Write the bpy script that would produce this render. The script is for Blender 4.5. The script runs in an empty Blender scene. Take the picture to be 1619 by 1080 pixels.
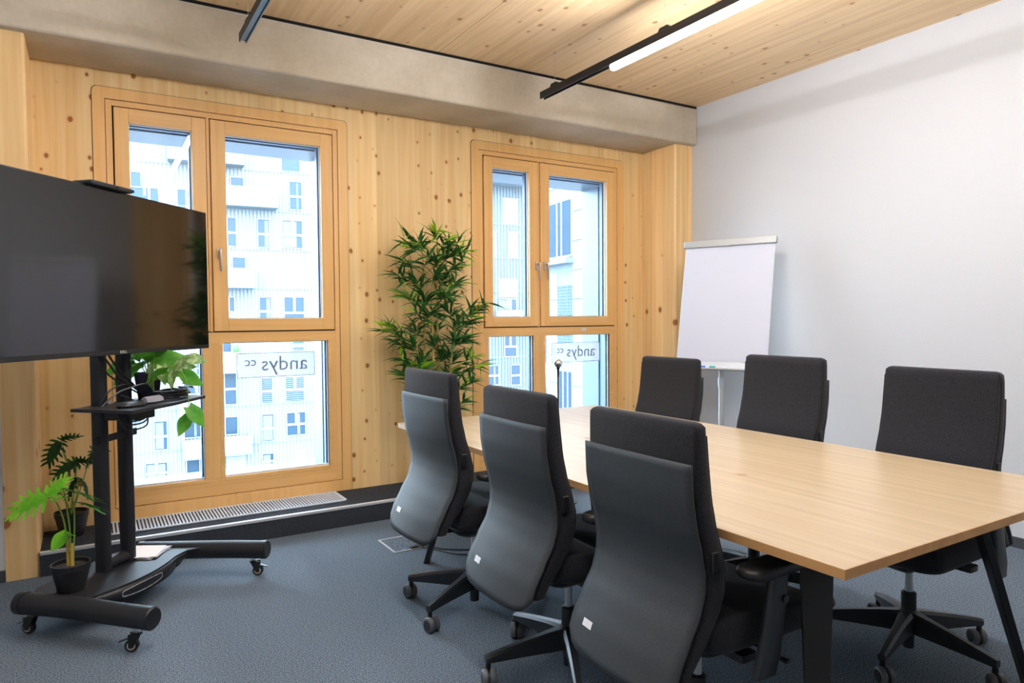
import bpy, bmesh, math, random
from math import sin, cos, pi, radians, sqrt, atan2
from mathutils import Vector, Matrix

random.seed(7)
C = bpy.context.scene.collection
scene = bpy.context.scene

# ------------------------------------------------------------------ camera
H = 1.317                      # camera height above the carpet
cd = bpy.data.cameras.new('camera')
cd.sensor_fit = 'HORIZONTAL'; cd.sensor_width = 36.0
cd.lens = 1096.2 / 1619 * 36.0
cd.clip_start = 0.05; cd.clip_end = 500
cam = bpy.data.objects.new('camera', cd); C.objects.link(cam)
_y, _p, _r = radians(-31.403), radians(-1.963), radians(-0.427)
_f = Vector((-sin(_y) * cos(_p), cos(_y) * cos(_p), sin(_p)))
_rt = Vector((cos(_y), sin(_y), 0)); _up = _rt.cross(_f)
_r2 = _rt * cos(_r) + _up * sin(_r); _u2 = -_rt * sin(_r) + _up * cos(_r)
M = Matrix((( _r2.x, _u2.x, -_f.x, 0), (_r2.y, _u2.y, -_f.y, 0), (_r2.z, _u2.z, -_f.z, H), (0, 0, 0, 1)))
cam.matrix_world = M
scene.camera = cam

# ------------------------------------------------------------------ world, exposure
w = bpy.data.worlds.new('overcast_sky'); scene.world = w; w.use_nodes = True
nt = w.node_tree; nt.nodes.clear()
wo = nt.nodes.new('ShaderNodeOutputWorld'); bg = nt.nodes.new('ShaderNodeBackground')
tc = nt.nodes.new('ShaderNodeTexCoord'); sep = nt.nodes.new('ShaderNodeSeparateXYZ')
rmp = nt.nodes.new('ShaderNodeValToRGB')
rmp.color_ramp.elements[0].position = 0.45; rmp.color_ramp.elements[0].color = (0.30, 0.33, 0.36, 1)
rmp.color_ramp.elements[1].position = 0.56; rmp.color_ramp.elements[1].color = (0.72, 0.87, 1.0, 1)
mp = nt.nodes.new('ShaderNodeMapRange'); mp.inputs[1].default_value = -1; mp.inputs[2].default_value = 1
nt.links.new(tc.outputs['Generated'], sep.inputs[0]); nt.links.new(sep.outputs[2], mp.inputs[0])
nt.links.new(mp.outputs[0], rmp.inputs[0]); nt.links.new(rmp.outputs[0], bg.inputs[0])
bg.inputs[1].default_value = 5.2
nt.links.new(bg.outputs[0], wo.inputs[0])
scene.view_settings.view_transform = 'Standard'
scene.view_settings.look = 'None'
scene.view_settings.gamma = 1.0
scene.view_settings.use_curve_mapping = False
scene.view_settings.exposure = 2.13
scene.cycles.max_bounces = 10
scene.cycles.diffuse_bounces = 5
scene.cycles.transparent_max_bounces = 12
scene.cycles.sample_clamp_indirect = 8.0
LED = 27.0                      # radiance of the lit strip diffusers

# ------------------------------------------------------------------ helpers
def lin(h):
    h = h.lstrip('#'); v = [int(h[i:i + 2], 16) / 255 for i in (0, 2, 4)]
    return tuple(x / 12.92 if x <= 0.04045 else ((x + 0.055) / 1.055) ** 2.4 for x in v) + (1,)

def mat(name, col, rough=0.5, metal=0.0, spec=0.5, coat=0.0, emit=None, es=0.0, sheen=0.0):
    m = bpy.data.materials.new(name); m.use_nodes = True
    b = m.node_tree.nodes['Principled BSDF']
    b.inputs['Base Color'].default_value = lin(col) if isinstance(col, str) else tuple(col) + (1,)
    b.inputs['Roughness'].default_value = rough; b.inputs['Metallic'].default_value = metal
    b.inputs['Specular IOR Level'].default_value = spec
    b.inputs['Coat Weight'].default_value = coat
    b.inputs['Sheen Weight'].default_value = sheen
    if emit:
        b.inputs['Emission Color'].default_value = lin(emit); b.inputs['Emission Strength'].default_value = es
    return m

def N(m, t, **kw):
    n = m.node_tree.nodes.new(t)
    for k, v in kw.items():
        setattr(n, k, v)
    return n

def noisy(name, c1, c2, scale=200.0, rough=0.9, bump=0.0, detail=2.0, bdist=0.002, spec=0.3, stretch=(1, 1, 1), sheen=0.0, big=None):
    """two-tone fine noise on world position (fabric, carpet, concrete, plaster)"""
    m = mat(name, c1, rough, spec=spec, sheen=sheen); L = m.node_tree.links.new
    b = m.node_tree.nodes['Principled BSDF']
    tcn = N(m, 'ShaderNodeTexCoord'); mpn = N(m, 'ShaderNodeMapping'); mpn.inputs['Scale'].default_value = stretch
    L(tcn.outputs['Object'], mpn.inputs[0])
    nz = N(m, 'ShaderNodeTexNoise'); nz.inputs['Scale'].default_value = scale; nz.inputs['Detail'].default_value = detail
    L(mpn.outputs[0], nz.inputs['Vector'])
    cr = N(m, 'ShaderNodeValToRGB'); cr.color_ramp.elements[0].position = 0.33; cr.color_ramp.elements[1].position = 0.68
    cr.color_ramp.elements[0].color = lin(c1); cr.color_ramp.elements[1].color = lin(c2)
    L(nz.outputs[0], cr.inputs[0])
    out = cr.outputs[0]
    if big:
        nz2 = N(m, 'ShaderNodeTexNoise'); nz2.inputs['Scale'].default_value = big[0]; nz2.inputs['Detail'].default_value = 5
        L(mpn.outputs[0], nz2.inputs['Vector'])
        cr2 = N(m, 'ShaderNodeValToRGB'); cr2.color_ramp.elements[0].position = 0.3; cr2.color_ramp.elements[1].position = 0.7
        cr2.color_ramp.elements[0].color = lin(big[1]); cr2.color_ramp.elements[1].color = (1, 1, 1, 1)
        L(nz2.outputs[0], cr2.inputs[0])
        mx = N(m, 'ShaderNodeMix', data_type='RGBA', blend_type='MULTIPLY'); mx.inputs[0].default_value = 1
        L(out, mx.inputs[6]); L(cr2.outputs[0], mx.inputs[7]); out = mx.outputs[2]
    L(out, b.inputs['Base Color'])
    if bump:
        bp = N(m, 'ShaderNodeBump'); bp.inputs['Strength'].default_value = bump; bp.inputs['Distance'].default_value = bdist
        L(nz.outputs[0], bp.inputs['Height']); L(bp.outputs[0], b.inputs['Normal'])
    return m

def wood(name, light, dark, axis='z', rough=0.5, knots=0.0, board=0.0, grain=1.0, knot_col='#a5642f', spec=0.35, kscale=5.0):
    """softwood: long soft streaks along an axis, optional glued boards and sparse knots"""
    m = mat(name, light, rough, spec=spec); L = m.node_tree.links.new
    b = m.node_tree.nodes['Principled BSDF']
    geo = N(m, 'ShaderNodeNewGeometry')
    ax = 'xyz'.index(axis)
    # grain
    mp1 = N(m, 'ShaderNodeMapping'); s = [28.0, 28.0, 28.0]; s[ax] = 0.9; mp1.inputs['Scale'].default_value = s
    L(geo.outputs['Position'], mp1.inputs[0])
    nz = N(m, 'ShaderNodeTexNoise'); nz.inputs['Scale'].default_value = 1.0; nz.inputs['Detail'].default_value = 4; nz.inputs['Distortion'].default_value = 0.35
    L(mp1.outputs[0], nz.inputs['Vector'])
    cr = N(m, 'ShaderNodeValToRGB'); cr.color_ramp.elements[0].position = 0.32; cr.color_ramp.elements[1].position = 0.66
    mixd = [lin(light)[i] * (1 - grain) + lin(dark)[i] * grain for i in range(3)] + [1]
    cr.color_ramp.elements[0].color = mixd; cr.color_ramp.elements[1].color = lin(light)
    L(nz.outputs[0], cr.inputs[0]); out = cr.outputs[0]
    if board:
        # board to board tone change across the panel
        a2 = (ax + 1) % 3 if axis != 'z' else 0
        sp = N(m, 'ShaderNodeSeparateXYZ'); L(geo.outputs['Position'], sp.inputs[0])
        ad = N(m, 'ShaderNodeMath', operation='ADD'); L(sp.outputs[0 if ax else 1], ad.inputs[0])
        if axis == 'z': L(sp.outputs[1], ad.inputs[1])
        else: ad.inputs[1].default_value = 0
        dv = N(m, 'ShaderNodeMath', operation='DIVIDE'); L(ad.outputs[0], dv.inputs[0]); dv.inputs[1].default_value = board
        fl = N(m, 'ShaderNodeMath', operation='FLOOR'); L(dv.outputs[0], fl.inputs[0])
        wn = N(m, 'ShaderNodeTexWhiteNoise', noise_dimensions='1D'); L(fl.outputs[0], wn.inputs['W'])
        mr = N(m, 'ShaderNodeMapRange'); mr.inputs[3].default_value = 0.88; mr.inputs[4].default_value = 1.04; L(wn.outputs[0], mr.inputs[0])
        fr = N(m, 'ShaderNodeMath', operation='FRACT'); L(dv.outputs[0], fr.inputs[0])
        ln = N(m, 'ShaderNodeMath', operation='LESS_THAN'); ln.inputs[1].default_value = 0.012; L(fr.outputs[0], ln.inputs[0])
        sb = N(m, 'ShaderNodeMath', operation='MULTIPLY_ADD'); L(ln.outputs[0], sb.inputs[0]); sb.inputs[1].default_value = -0.14; L(mr.outputs[0], sb.inputs[2])
        vm = N(m, 'ShaderNodeVectorMath', operation='SCALE'); L(out, vm.inputs[0]); L(sb.outputs[0], vm.inputs['Scale']); out = vm.outputs[0]
    if knots:
        # flatten to the panel's own plane: (x + y, z) on walls, (x, y) overhead
        sp2 = N(m, 'ShaderNodeSeparateXYZ'); L(geo.outputs['Position'], sp2.inputs[0]); cb2 = N(m, 'ShaderNodeCombineXYZ')
        if axis == 'z':
            ad2 = N(m, 'ShaderNodeMath', operation='ADD'); L(sp2.outputs[0], ad2.inputs[0]); L(sp2.outputs[1], ad2.inputs[1])
            L(ad2.outputs[0], cb2.inputs[0]); L(sp2.outputs[2], cb2.inputs[1])
        else:
            L(sp2.outputs[0], cb2.inputs[0]); L(sp2.outputs[1], cb2.inputs[1])
        mp2 = N(m, 'ShaderNodeMapping'); mp2.inputs['Scale'].default_value = (kscale, kscale * 0.75, 1)
        mp2.inputs['Location'].default_value = (3.3, 1.7, 0)
        L(cb2.outputs[0], mp2.inputs[0])
        nzw = N(m, 'ShaderNodeTexNoise'); nzw.inputs['Scale'].default_value = 7; L(geo.outputs['Position'], nzw.inputs['Vector'])
        mxv = N(m, 'ShaderNodeMix', data_type='VECTOR'); mxv.inputs[0].default_value = 0.03
        L(mp2.outputs[0], mxv.inputs[4]); L(nzw.outputs['Color'], mxv.inputs[5])
        vo = N(m, 'ShaderNodeTexVoronoi'); vo.inputs['Scale'].default_value = 1.0; vo.inputs['Randomness'].default_value = 1.0; vo.voronoi_dimensions = '2D'
        L(mxv.outputs[1], vo.inputs['Vector'])
        wn2 = N(m, 'ShaderNodeSeparateColor'); L(vo.outputs['Color'], wn2.inputs[0])
        # radius per knot
        rr = N(m, 'ShaderNodeMapRange'); rr.inputs[1].default_value = 1 - knots; rr.inputs[2].default_value = 1.0
        rr.inputs[3].default_value = 0.0; rr.inputs[4].default_value = 0.125; L(wn2.outputs[0], rr.inputs[0])
        sbk = N(m, 'ShaderNodeMath', operation='SUBTRACT'); L(rr.outputs[0], sbk.inputs[0]); L(vo.outputs['Distance'], sbk.inputs[1])
        mk = N(m, 'ShaderNodeMapRange'); mk.inputs[1].default_value = -0.012; mk.inputs[2].default_value = 0.02; L(sbk.outputs[0], mk.inputs[0])
        halo = N(m, 'ShaderNodeMapRange'); halo.inputs[1].default_value = -0.10; halo.inputs[2].default_value = 0.02; halo.inputs[4].default_value = 0.28; L(sbk.outputs[0], halo.inputs[0])
        gt = N(m, 'ShaderNodeMath', operation='GREATER_THAN'); L(wn2.outputs[0], gt.inputs[0]); gt.inputs[1].default_value = 1 - knots
        mu = N(m, 'ShaderNodeMath', operation='MULTIPLY'); L(mk.outputs[0], mu.inputs[0]); L(gt.outputs[0], mu.inputs[1])
        mh = N(m, 'ShaderNodeMath', operation='MULTIPLY'); L(halo.outputs[0], mh.inputs[0]); L(gt.outputs[0], mh.inputs[1])
        mx0 = N(m, 'ShaderNodeMix', data_type='RGBA'); L(mh.outputs[0], mx0.inputs[0]); L(out, mx0.inputs[6]); mx0.inputs[7].default_value = lin('#b8793a')
        mx1 = N(m, 'ShaderNodeMix', data_type='RGBA'); L(mu.outputs[0], mx1.inputs[0]); L(mx0.outputs[2], mx1.inputs[6]); mx1.inputs[7].default_value = lin(knot_col)
        out = mx1.outputs[2]
    L(out, b.inputs['Base Color'])
    bp = N(m, 'ShaderNodeBump'); bp.inputs['Strength'].default_value = 0.08; bp.inputs['Distance'].default_value = 0.002
    L(nz.outputs[0], bp.inputs['Height']); L(bp.outputs[0], b.inputs['Normal'])
    return m

class MB:
    """collects geometry, links it as one mesh object"""
    def __init__(s): s.v = []; s.f = []; s.mi = []; s.cur = 0
    def add(s, vs, fs):
        o = len(s.v); s.v += [tuple(p) for p in vs]; s.f += [tuple(i + o for i in f) for f in fs]; s.mi += [s.cur] * len(fs); return s
    def box(s, x0, x1, y0, y1, z0, z1):
        return s.add([(x, y, z) for x in (x0, x1) for y in (y0, y1) for z in (z0, z1)],
                     [(0, 1, 3, 2), (4, 6, 7, 5), (0, 4, 5, 1), (2, 3, 7, 6), (0, 2, 6, 4), (1, 5, 7, 3)])
    def obox(s, c, ax, ay, az):
        """box by centre and three half-axis vectors"""
        c, ax, ay, az = map(Vector, (c, ax, ay, az))
        vs = [c + ax * i + ay * j + az * k for i in (-1, 1) for j in (-1, 1) for k in (-1, 1)]
        return s.add(vs, [(0, 1, 3, 2), (4, 6, 7, 5), (0, 4, 5, 1), (2, 3, 7, 6), (0, 2, 6, 4), (1, 5, 7, 3)])
    def tube(s, pts, r, n=12, cap=True, flat=1.0):
        pts = [Vector(p) for p in pts]; m = len(pts)
        rs = r if isinstance(r, (list, tuple)) else [r] * m
        vs, fs = [], []; prev = None
        for i, p in enumerate(pts):
            t = (pts[min(i + 1, m - 1)] - pts[max(i - 1, 0)]).normalized()
            if prev is None:
                a = Vector((0, 0, 1)) if abs(t.z) < 0.9 else Vector((1, 0, 0))
                e1 = t.cross(a).normalized()
            else:
                e1 = (prev - t * prev.dot(t)).normalized()
            prev = e1; e2 = t.cross(e1).normalized()
            for k in range(n):
                g = 2 * pi * k / n
                vs.append(p + e1 * cos(g) * rs[i] + e2 * sin(g) * rs[i] * flat)
        for i in range(m - 1):
            for k in range(n):
                fs.append((i * n + k, i * n + (k + 1) % n, (i + 1) * n + (k + 1) % n, (i + 1) * n + k))
        if cap:
            fs.append(tuple(range(n - 1, -1, -1))); fs.append(tuple((m - 1) * n + k for k in range(n)))
        return s.add(vs, fs)
    def lathe(s, prof, c=(0, 0, 0), n=24, axis='z'):
        """prof: list of (radius, height)"""
        vs, fs = [], []
        for (r, h) in prof:
            for k in range(n):
                g = 2 * pi * k / n; a, b_ = r * cos(g), r * sin(g)
                p = (a, b_, h) if axis == 'z' else ((h, a, b_) if axis == 'x' else (a, h, b_))
                vs.append((p[0] + c[0], p[1] + c[1], p[2] + c[2]))
        for i in range(len(prof) - 1):
            for k in range(n):
                fs.append((i * n + k, i * n + (k + 1) % n, (i + 1) * n + (k + 1) % n, (i + 1) * n + k))
        if prof[0][0] > 1e-6: fs.append(tuple(range(n - 1, -1, -1)))
        if prof[-1][0] > 1e-6: fs.append(tuple((len(prof) - 1) * n + k for k in range(n)))
        return s.add(vs, fs)
    def prism(s, poly, z0, z1, fn=None):
        """extrude polygon (2-D list) between z0 and z1; fn maps (a,b,c)->xyz"""
        fn = fn or (lambda a, b, c: (a, b, c)); n = len(poly)
        vs = [fn(a, b, z0) for a, b in poly] + [fn(a, b, z1) for a, b in poly]
        fs = [tuple(range(n - 1, -1, -1)), tuple(range(n, 2 * n))] + [(i, (i + 1) % n, n + (i + 1) % n, n + i) for i in range(n)]
        return s.add(vs, fs)
    def loft(s, secs, cap=True):
        """secs: list of equal-length closed loops"""
        n = len(secs[0]); vs = [p for q in secs for p in q]; fs = []
        for i in range(len(secs) - 1):
            for k in range(n):
                fs.append((i * n + k, i * n + (k + 1) % n, (i + 1) * n + (k + 1) % n, (i + 1) * n + k))
        if cap: fs.append(tuple(range(n - 1, -1, -1))); fs.append(tuple((len(secs) - 1) * n + k for k in range(n)))
        return s.add(vs, fs)
    def grid(s, g, close=False):
        """g: rows of points"""
        r, c = len(g), len(g[0]); vs = [p for q in g for p in q]
        fs = [(i * c + j, i * c + j + 1, (i + 1) * c + j + 1, (i + 1) * c + j) for i in range(r - 1) for j in range(c - 1)]
        return s.add(vs, fs)
    def mesh(s, name, mats, smooth=35):
        me = bpy.data.meshes.new(name); me.from_pydata(s.v, [], s.f)
        for m in (mats if isinstance(mats, (list, tuple)) else [mats]): me.materials.append(m)
        if any(s.mi): me.polygons.foreach_set('material_index', s.mi)
        bm = bmesh.new(); bm.from_mesh(me); bmesh.ops.recalc_face_normals(bm, faces=bm.faces); bm.to_mesh(me); bm.free()
        if smooth:
            me.polygons.foreach_set('use_smooth', [True] * len(me.polygons)); me.set_sharp_from_angle(angle=radians(smooth))
        me.update(); return me
    def build(s, name, mats, parent=None, bevel=0.0, smooth=35, solid=0.0, sub=0):
        o = bpy.data.objects.new(name, s.mesh(name, mats, smooth)); C.objects.link(o)
        if parent: o.parent = parent
        if solid: md = o.modifiers.new('solid', 'SOLIDIFY'); md.thickness = solid; md.offset = 0
        if bevel:
            md = o.modifiers.new('bevel', 'BEVEL'); md.width = bevel; md.segments = 2; md.limit_method = 'ANGLE'; md.angle_limit = radians(40)
        if sub: md = o.modifiers.new('sub', 'SUBSURF'); md.levels = sub; md.render_levels = sub
        return o

def tag(o, label=None, cat=None, group=None, kind=None):
    if label: o['label'] = label
    if cat: o['category'] = cat
    if group: o['group'] = group
    if kind: o['kind'] = kind
    return o

def empty(name, loc=(0, 0, 0), rz=0.0):
    o = bpy.data.objects.new(name, None); C.objects.link(o); o.empty_display_size = 0.1
    o.location = loc; o.rotation_euler = (0, 0, rz); return o

def copy_tree(o, parent=None):
    c = o.copy(); C.objects.link(c)
    if parent: c.parent = parent
    for ch in o.children: copy_tree(ch, c)
    return c

def rrect(w2, h2, r, n=5):
    """rounded rectangle loop, half sizes"""
    out = []
    for cx, cy, a0 in ((w2 - r, h2 - r, 0), (-w2 + r, h2 - r, 90), (-w2 + r, -h2 + r, 180), (w2 - r, -h2 + r, 270)):
        for k in range(n + 1):
            a = radians(a0 + 90 * k / n); out.append((cx + r * cos(a), cy + r * sin(a)))
    return out

def text(name, body, size, m, parent, loc, rot, align='CENTER', ext=0.0004):
    cu = bpy.data.curves.new(name, 'FONT'); cu.body = body; cu.size = size; cu.extrude = ext
    cu.align_x = align; cu.align_y = 'CENTER'; cu.resolution_u = 3; cu.materials.append(m)
    tmp = bpy.data.objects.new(name, cu); C.objects.link(tmp)
    dg = bpy.context.evaluated_depsgraph_get(); me = bpy.data.meshes.new_from_object(tmp.evaluated_get(dg))
    bpy.data.objects.remove(tmp); bpy.data.curves.remove(cu)
    if not me.materials: me.materials.append(m)
    o = bpy.data.objects.new(name, me); C.objects.link(o); o.parent = parent; o.location = loc; o.rotation_euler = rot
    return o

# ------------------------------------------------------------------ materials
m_wall_wood = wood('knotty_spruce', '#fbda9f', '#edbd7a', 'z', 0.5, knots=0.62, board=0.17, grain=0.75, kscale=9.5)
m_pillar = wood('glulam_spruce', '#fad79c', '#edbd7e', 'z', 0.48, knots=0.25, board=0.14, grain=0.8, kscale=6.0)
m_frame_v = wood('larch_frame_upright', '#f2c27e', '#e7af68', 'z', 0.38, grain=0.7, spec=0.45)
m_frame_h = wood('larch_frame_rail', '#f1c07c', '#e5ad66', 'x', 0.38, grain=0.7, spec=0.45)
m_ceil = wood('ceiling_spruce', '#f7d7aa', '#e4bf90', 'y', 0.55, knots=0.28, grain=0.95, kscale=9.0, knot_col='#b98a5c')
m_table = wood('oak_laminate', '#bfab8c', '#ac9574', 'y', 0.32, knots=0.12, grain=0.9, spec=0.5, kscale=3.5, knot_col='#9c7d56')
m_table_edge = wood('oak_edge', '#cf9f68', '#bd8a52', 'y', 0.45, grain=0.7)
m_gap = mat('dark_gap', '#3a2a1c', 0.9)
m_black_gap = mat('black_joint', '#161412', 0.9)
m_white = noisy('white_paint', '#c5c6c8', '#c9cacc', 300, 0.75, bump=0.03, spec=0.2)
m_conc = noisy('fair_faced_concrete', '#d4cab9', '#dad1c0', 40, 0.8, bump=0.06, detail=6, spec=0.25, big=(1.6, '#d2ccc0'))
m_carpet = noisy('grey_carpet', '#38424d', '#85929f', 190, 0.95, bump=0.6, detail=2, bdist=0.004, spec=0.1)
m_carpet2 = noisy('plinth_carpet', '#25282c', '#4a4f56', 230, 0.95, bump=0.5, detail=2, bdist=0.004, spec=0.1)
m_base = mat('dark_baseboard', '#3f434a', 0.6)
m_alu = mat('brushed_aluminium', '#cfd2d6', 0.4, 0.35)
m_alu_dull = mat('anodised_aluminium', '#b9bec4', 0.5, 0.6)
m_grille = mat('grille_aluminium', '#dfe8f4', 0.45, 0.0)
m_chrome = mat('chrome', '#e0dede', 0.06, 1.0)
m_steel = mat('satin_steel', '#c8b9ac', 0.28, 0.9)
m_reveal = mat('blue_grey_reveal_metal', '#4c6070', 0.35, 0.2)
m_spacer = mat('dark_blue_spacer', '#44607a', 0.4, 0.2)
m_seal = mat('white_gasket', '#dfe3e8', 0.5)
m_fabric = noisy('black_chair_fabric', '#17171b', '#303035', 420, 0.95, bump=0.35, detail=1, bdist=0.001, spec=0.15, sheen=0.15)
m_shell = noisy('charcoal_shell_fabric', '#2b2f33', '#3d4145', 500, 0.55, bump=0.12, detail=1, bdist=0.0006, spec=0.45)
m_plast = mat('black_plastic', '#161618', 0.42)
m_plast2 = mat('dark_grey_plastic', '#2a2d31', 0.36)
m_caster = mat('grey_caster_rim', '#5e5f63', 0.45)
m_powder = mat('black_powder_coat', '#18181b', 0.45, 0.2)
m_cartblack = noisy('cart_black_textured', '#18181b', '#25252a', 900, 0.5, bump=0.1, spec=0.4)
m_bezel = mat('tv_bezel', '#1a1a1c', 0.35)
m_screen = mat('tv_screen', '#0e0d0e', 0.07, spec=0.9)
m_logo = mat('light_logo', '#d8dac8', 0.4)
m_paper = mat('white_paper', '#cfd2df', 0.85)
m_board = mat('flipchart_board', '#dcdfe4', 0.5)
m_fc_metal = mat('flipchart_grey_metal', '#b7b9b8', 0.45, 0.3)
m_soil = noisy('potting_soil', '#2c2622', '#4a423b', 90, 0.95, bump=0.5)
m_pot = mat('black_pot_plastic', '#1b1b1e', 0.45)
m_pot_blue = mat('dark_blue_pot', '#141628', 0.35)
m_cable = mat('black_cable', '#121214', 0.45)
m_cable_g = mat('grey_cable', '#5a5d62', 0.5)
m_white_tag = mat('white_tag', '#e4e6ea', 0.5)
m_track = mat('black_track', '#15161a', 0.4, 0.2)
m_led = mat('lit_diffuser', '#ffffff', 0.5, emit='#f9faff', es=LED)
m_grain_paper = mat('printed_flyer', '#efe2da', 0.8)
m_blue_pen = mat('blue_marker', '#2b63c8', 0.4)
m_teal_pen = mat('teal_marker', '#1fa39a', 0.4)
m_stem = mat('green_stem', '#7d9a3c', 0.55)
m_stem_y = mat('cream_stem', '#c9a54a', 0.6)
m_bamboo = mat('bamboo_cane', '#b89a55', 0.55)

def leafmat(name, c1, c2, scale=6.0, rough=0.45):
    m = noisy(name, c1, c2, scale, rough, spec=0.4); nt = m.node_tree
    b = nt.nodes['Principled BSDF']; out = [n for n in nt.nodes if n.type == 'OUTPUT_MATERIAL'][0]
    tr = nt.nodes.new('ShaderNodeBsdfTranslucent'); mx = nt.nodes.new('ShaderNodeMixShader'); mx.inputs[0].default_value = 0.35
    nt.links.new(b.inputs['Base Color'].links[0].from_socket, tr.inputs[0])
    nt.links.new(b.outputs[0], mx.inputs[1]); nt.links.new(tr.outputs[0], mx.inputs[2]); nt.links.new(mx.outputs[0], out.inputs[0])
    return m
m_bleaf = leafmat('bamboo_leaf_dark', '#2a5c30', '#48843a', 9)
m_bleaf2 = leafmat('bamboo_leaf_bright', '#86bf28', '#b4e03c', 12)
m_mon = leafmat('monstera_leaf', '#2c6a22', '#4f9a2c', 10)
m_mon2 = leafmat('monstera_leaf_young', '#5fae1a', '#8ad02c', 10)
m_mon_d = leafmat('philodendron_dark', '#16401c', '#2a5e28', 10)
m_poth = leafmat('pothos_leaf', '#3f8a22', '#6fae3a', 14)
m_poth2 = leafmat('pothos_leaf_variegated', '#5f8a3a', '#c9d79a', 26)

def glass_mat():
    m = bpy.data.materials.new('clear_glass'); m.use_nodes = True; nt = m.node_tree; nt.nodes.clear()
    o = nt.nodes.new('ShaderNodeOutputMaterial'); t = nt.nodes.new('ShaderNodeBsdfTransparent'); g = nt.nodes.new('ShaderNodeBsdfGlossy')
    t.inputs[0].default_value = (0.92, 0.95, 0.97, 1); g.inputs['Roughness'].default_value = 0.02; g.inputs[0].default_value = (0.9, 0.95, 1, 1)
    f = nt.nodes.new('ShaderNodeFresnel'); f.inputs[0].default_value = 1.45
    mx = nt.nodes.new('ShaderNodeMixShader')
    nt.links.new(f.outputs[0], mx.inputs[0]); nt.links.new(t.outputs[0], mx.inputs[1]); nt.links.new(g.outputs[0], mx.inputs[2]); nt.links.new(mx.outputs[0], o.inputs[0])
    return m
m_glass = glass_mat()

def frosted(nm, col):
    m = bpy.data.materials.new(nm); m.use_nodes = True; nt = m.node_tree; nt.nodes.clear()
    o = nt.nodes.new('ShaderNodeOutputMaterial'); t = nt.nodes.new('ShaderNodeBsdfTransparent'); d = nt.nodes.new('ShaderNodeBsdfDiffuse')
    tr = nt.nodes.new('ShaderNodeBsdfTranslucent'); d.inputs[0].default_value = col; tr.inputs[0].default_value = col
    a = nt.nodes.new('ShaderNodeMixShader'); a.inputs[0].default_value = 0.6; b = nt.nodes.new('ShaderNodeMixShader'); b.inputs[0].default_value = 0.86
    nt.links.new(d.outputs[0], a.inputs[1]); nt.links.new(tr.outputs[0], a.inputs[2])
    nt.links.new(t.outputs[0], b.inputs[1]); nt.links.new(a.outputs[0], b.inputs[2]); nt.links.new(b.outputs[0], o.inputs[0])
    return m
m_frost = frosted('frosted_sticker', (0.50, 0.49, 0.51, 1))
m_frost_text = frosted('grey_sticker_letters', (0.40, 0.40, 0.43, 1))

# ------------------------------------------------------------------ room shell
XL, XR, YW, YB = -1.35, 4.4415, 4.70, -1.60
ZC, ZP, YP = 3.0865, 0.1246, 4.278        # ceiling, plinth top, plinth front
ZB, YF = 2.768, 4.236                      # concrete beam underside / front

o = MB().box(XL - 0.1, XR + 0.1, YB - 0.1, YW + 0.32, -0.12, 0.0).build('floor', m_carpet, smooth=0)
tag(o, 'dark grey loop carpet floor', kind='structure')
ceil = MB().box(XL - 0.1, XR + 0.1, YB - 0.1, YW + 0.32, ZC + 0.02, ZC + 0.12).build('ceiling', m_black_gap, smooth=0)
tag(ceil, 'pale spruce timber panel ceiling', kind='structure')
for x0, x1 in ((XL - 0.1, -0.375), (-0.371, 2.029), (2.033, XR + 0.1)):
    MB().box(x0, x1, YB - 0.1, YF - 0.0, ZC, ZC + 0.03).build('ceiling_panel', m_ceil, ceil, smooth=0)

# window opening geometry (offset dx for the second window)
WX = [(0.0), (2.467)]
OX0, OX1, OZ0, OZ1 = 0.109, 1.483, 0.202, 2.609
wb = MB()
T = YW + 0.30
xs = [XL - 0.1, OX0, OX1, OX0 + WX[1], OX1 + WX[1], XR + 0.1]
for i in (0, 2, 4): wb.box(xs[i], xs[i + 1], YW, T, 0, ZC + 0.1)
for dx in WX:
    wb.box(OX0 + dx, OX1 + dx, YW, T, 0, OZ0); wb.box(OX0 + dx, OX1 + dx, YW, T, OZ1, ZC + 0.1)
wb = wb.build('wall_back', m_wall_wood, smooth=0); tag(wb, 'knotty spruce timber wall with two tall windows', kind='structure')
tag(MB().box(XR, XR + 0.12, YB, YW + 0.3, 0, ZC + 0.1).build('wall_right', m_white, smooth=0), 'plain white wall behind the flipchart', kind='structure')
tag(MB().box(XL - 0.12, XL, YB, YW + 0.3, 0, ZC + 0.1).build('wall_left', m_white, smooth=0), 'white side wall at the left edge', kind='structure')
tag(MB().box(XL - 0.12, XR + 0.12, YB - 0.12, YB, 0, ZC + 0.1).build('wall_front', m_white, smooth=0), 'white wall behind the camera', kind='structure')
tag(MB().box(XR - 0.012, XR, YB, 4.29, 0, 0.06).build('baseboard_right', m_base, smooth=0, bevel=0.002), 'dark grey baseboard along the white wall', kind='structure')
tag(MB().box(XL, XL + 0.012, YB, 4.29, 0, 0.06).build('baseboard_left', m_base, smooth=0, bevel=0.002), 'dark grey baseboard on the left wall', kind='structure')

# concrete beam and the black joint over it
o = MB().box(XL, XR - 0.002, YF, YW, ZB, ZC - 0.014).build('concrete_beam', m_conc, bevel=0.012)
tag(o, 'raw grey concrete beam running above both windows', kind='structure')
o = MB().box(XL, XR - 0.001, YF + 0.01, YW, ZC - 0.014, ZC + 0.02).build('trim_1', m_black_gap, smooth=0)
tag(o, 'black shadow joint between concrete beam and ceiling', kind='structure')

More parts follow.
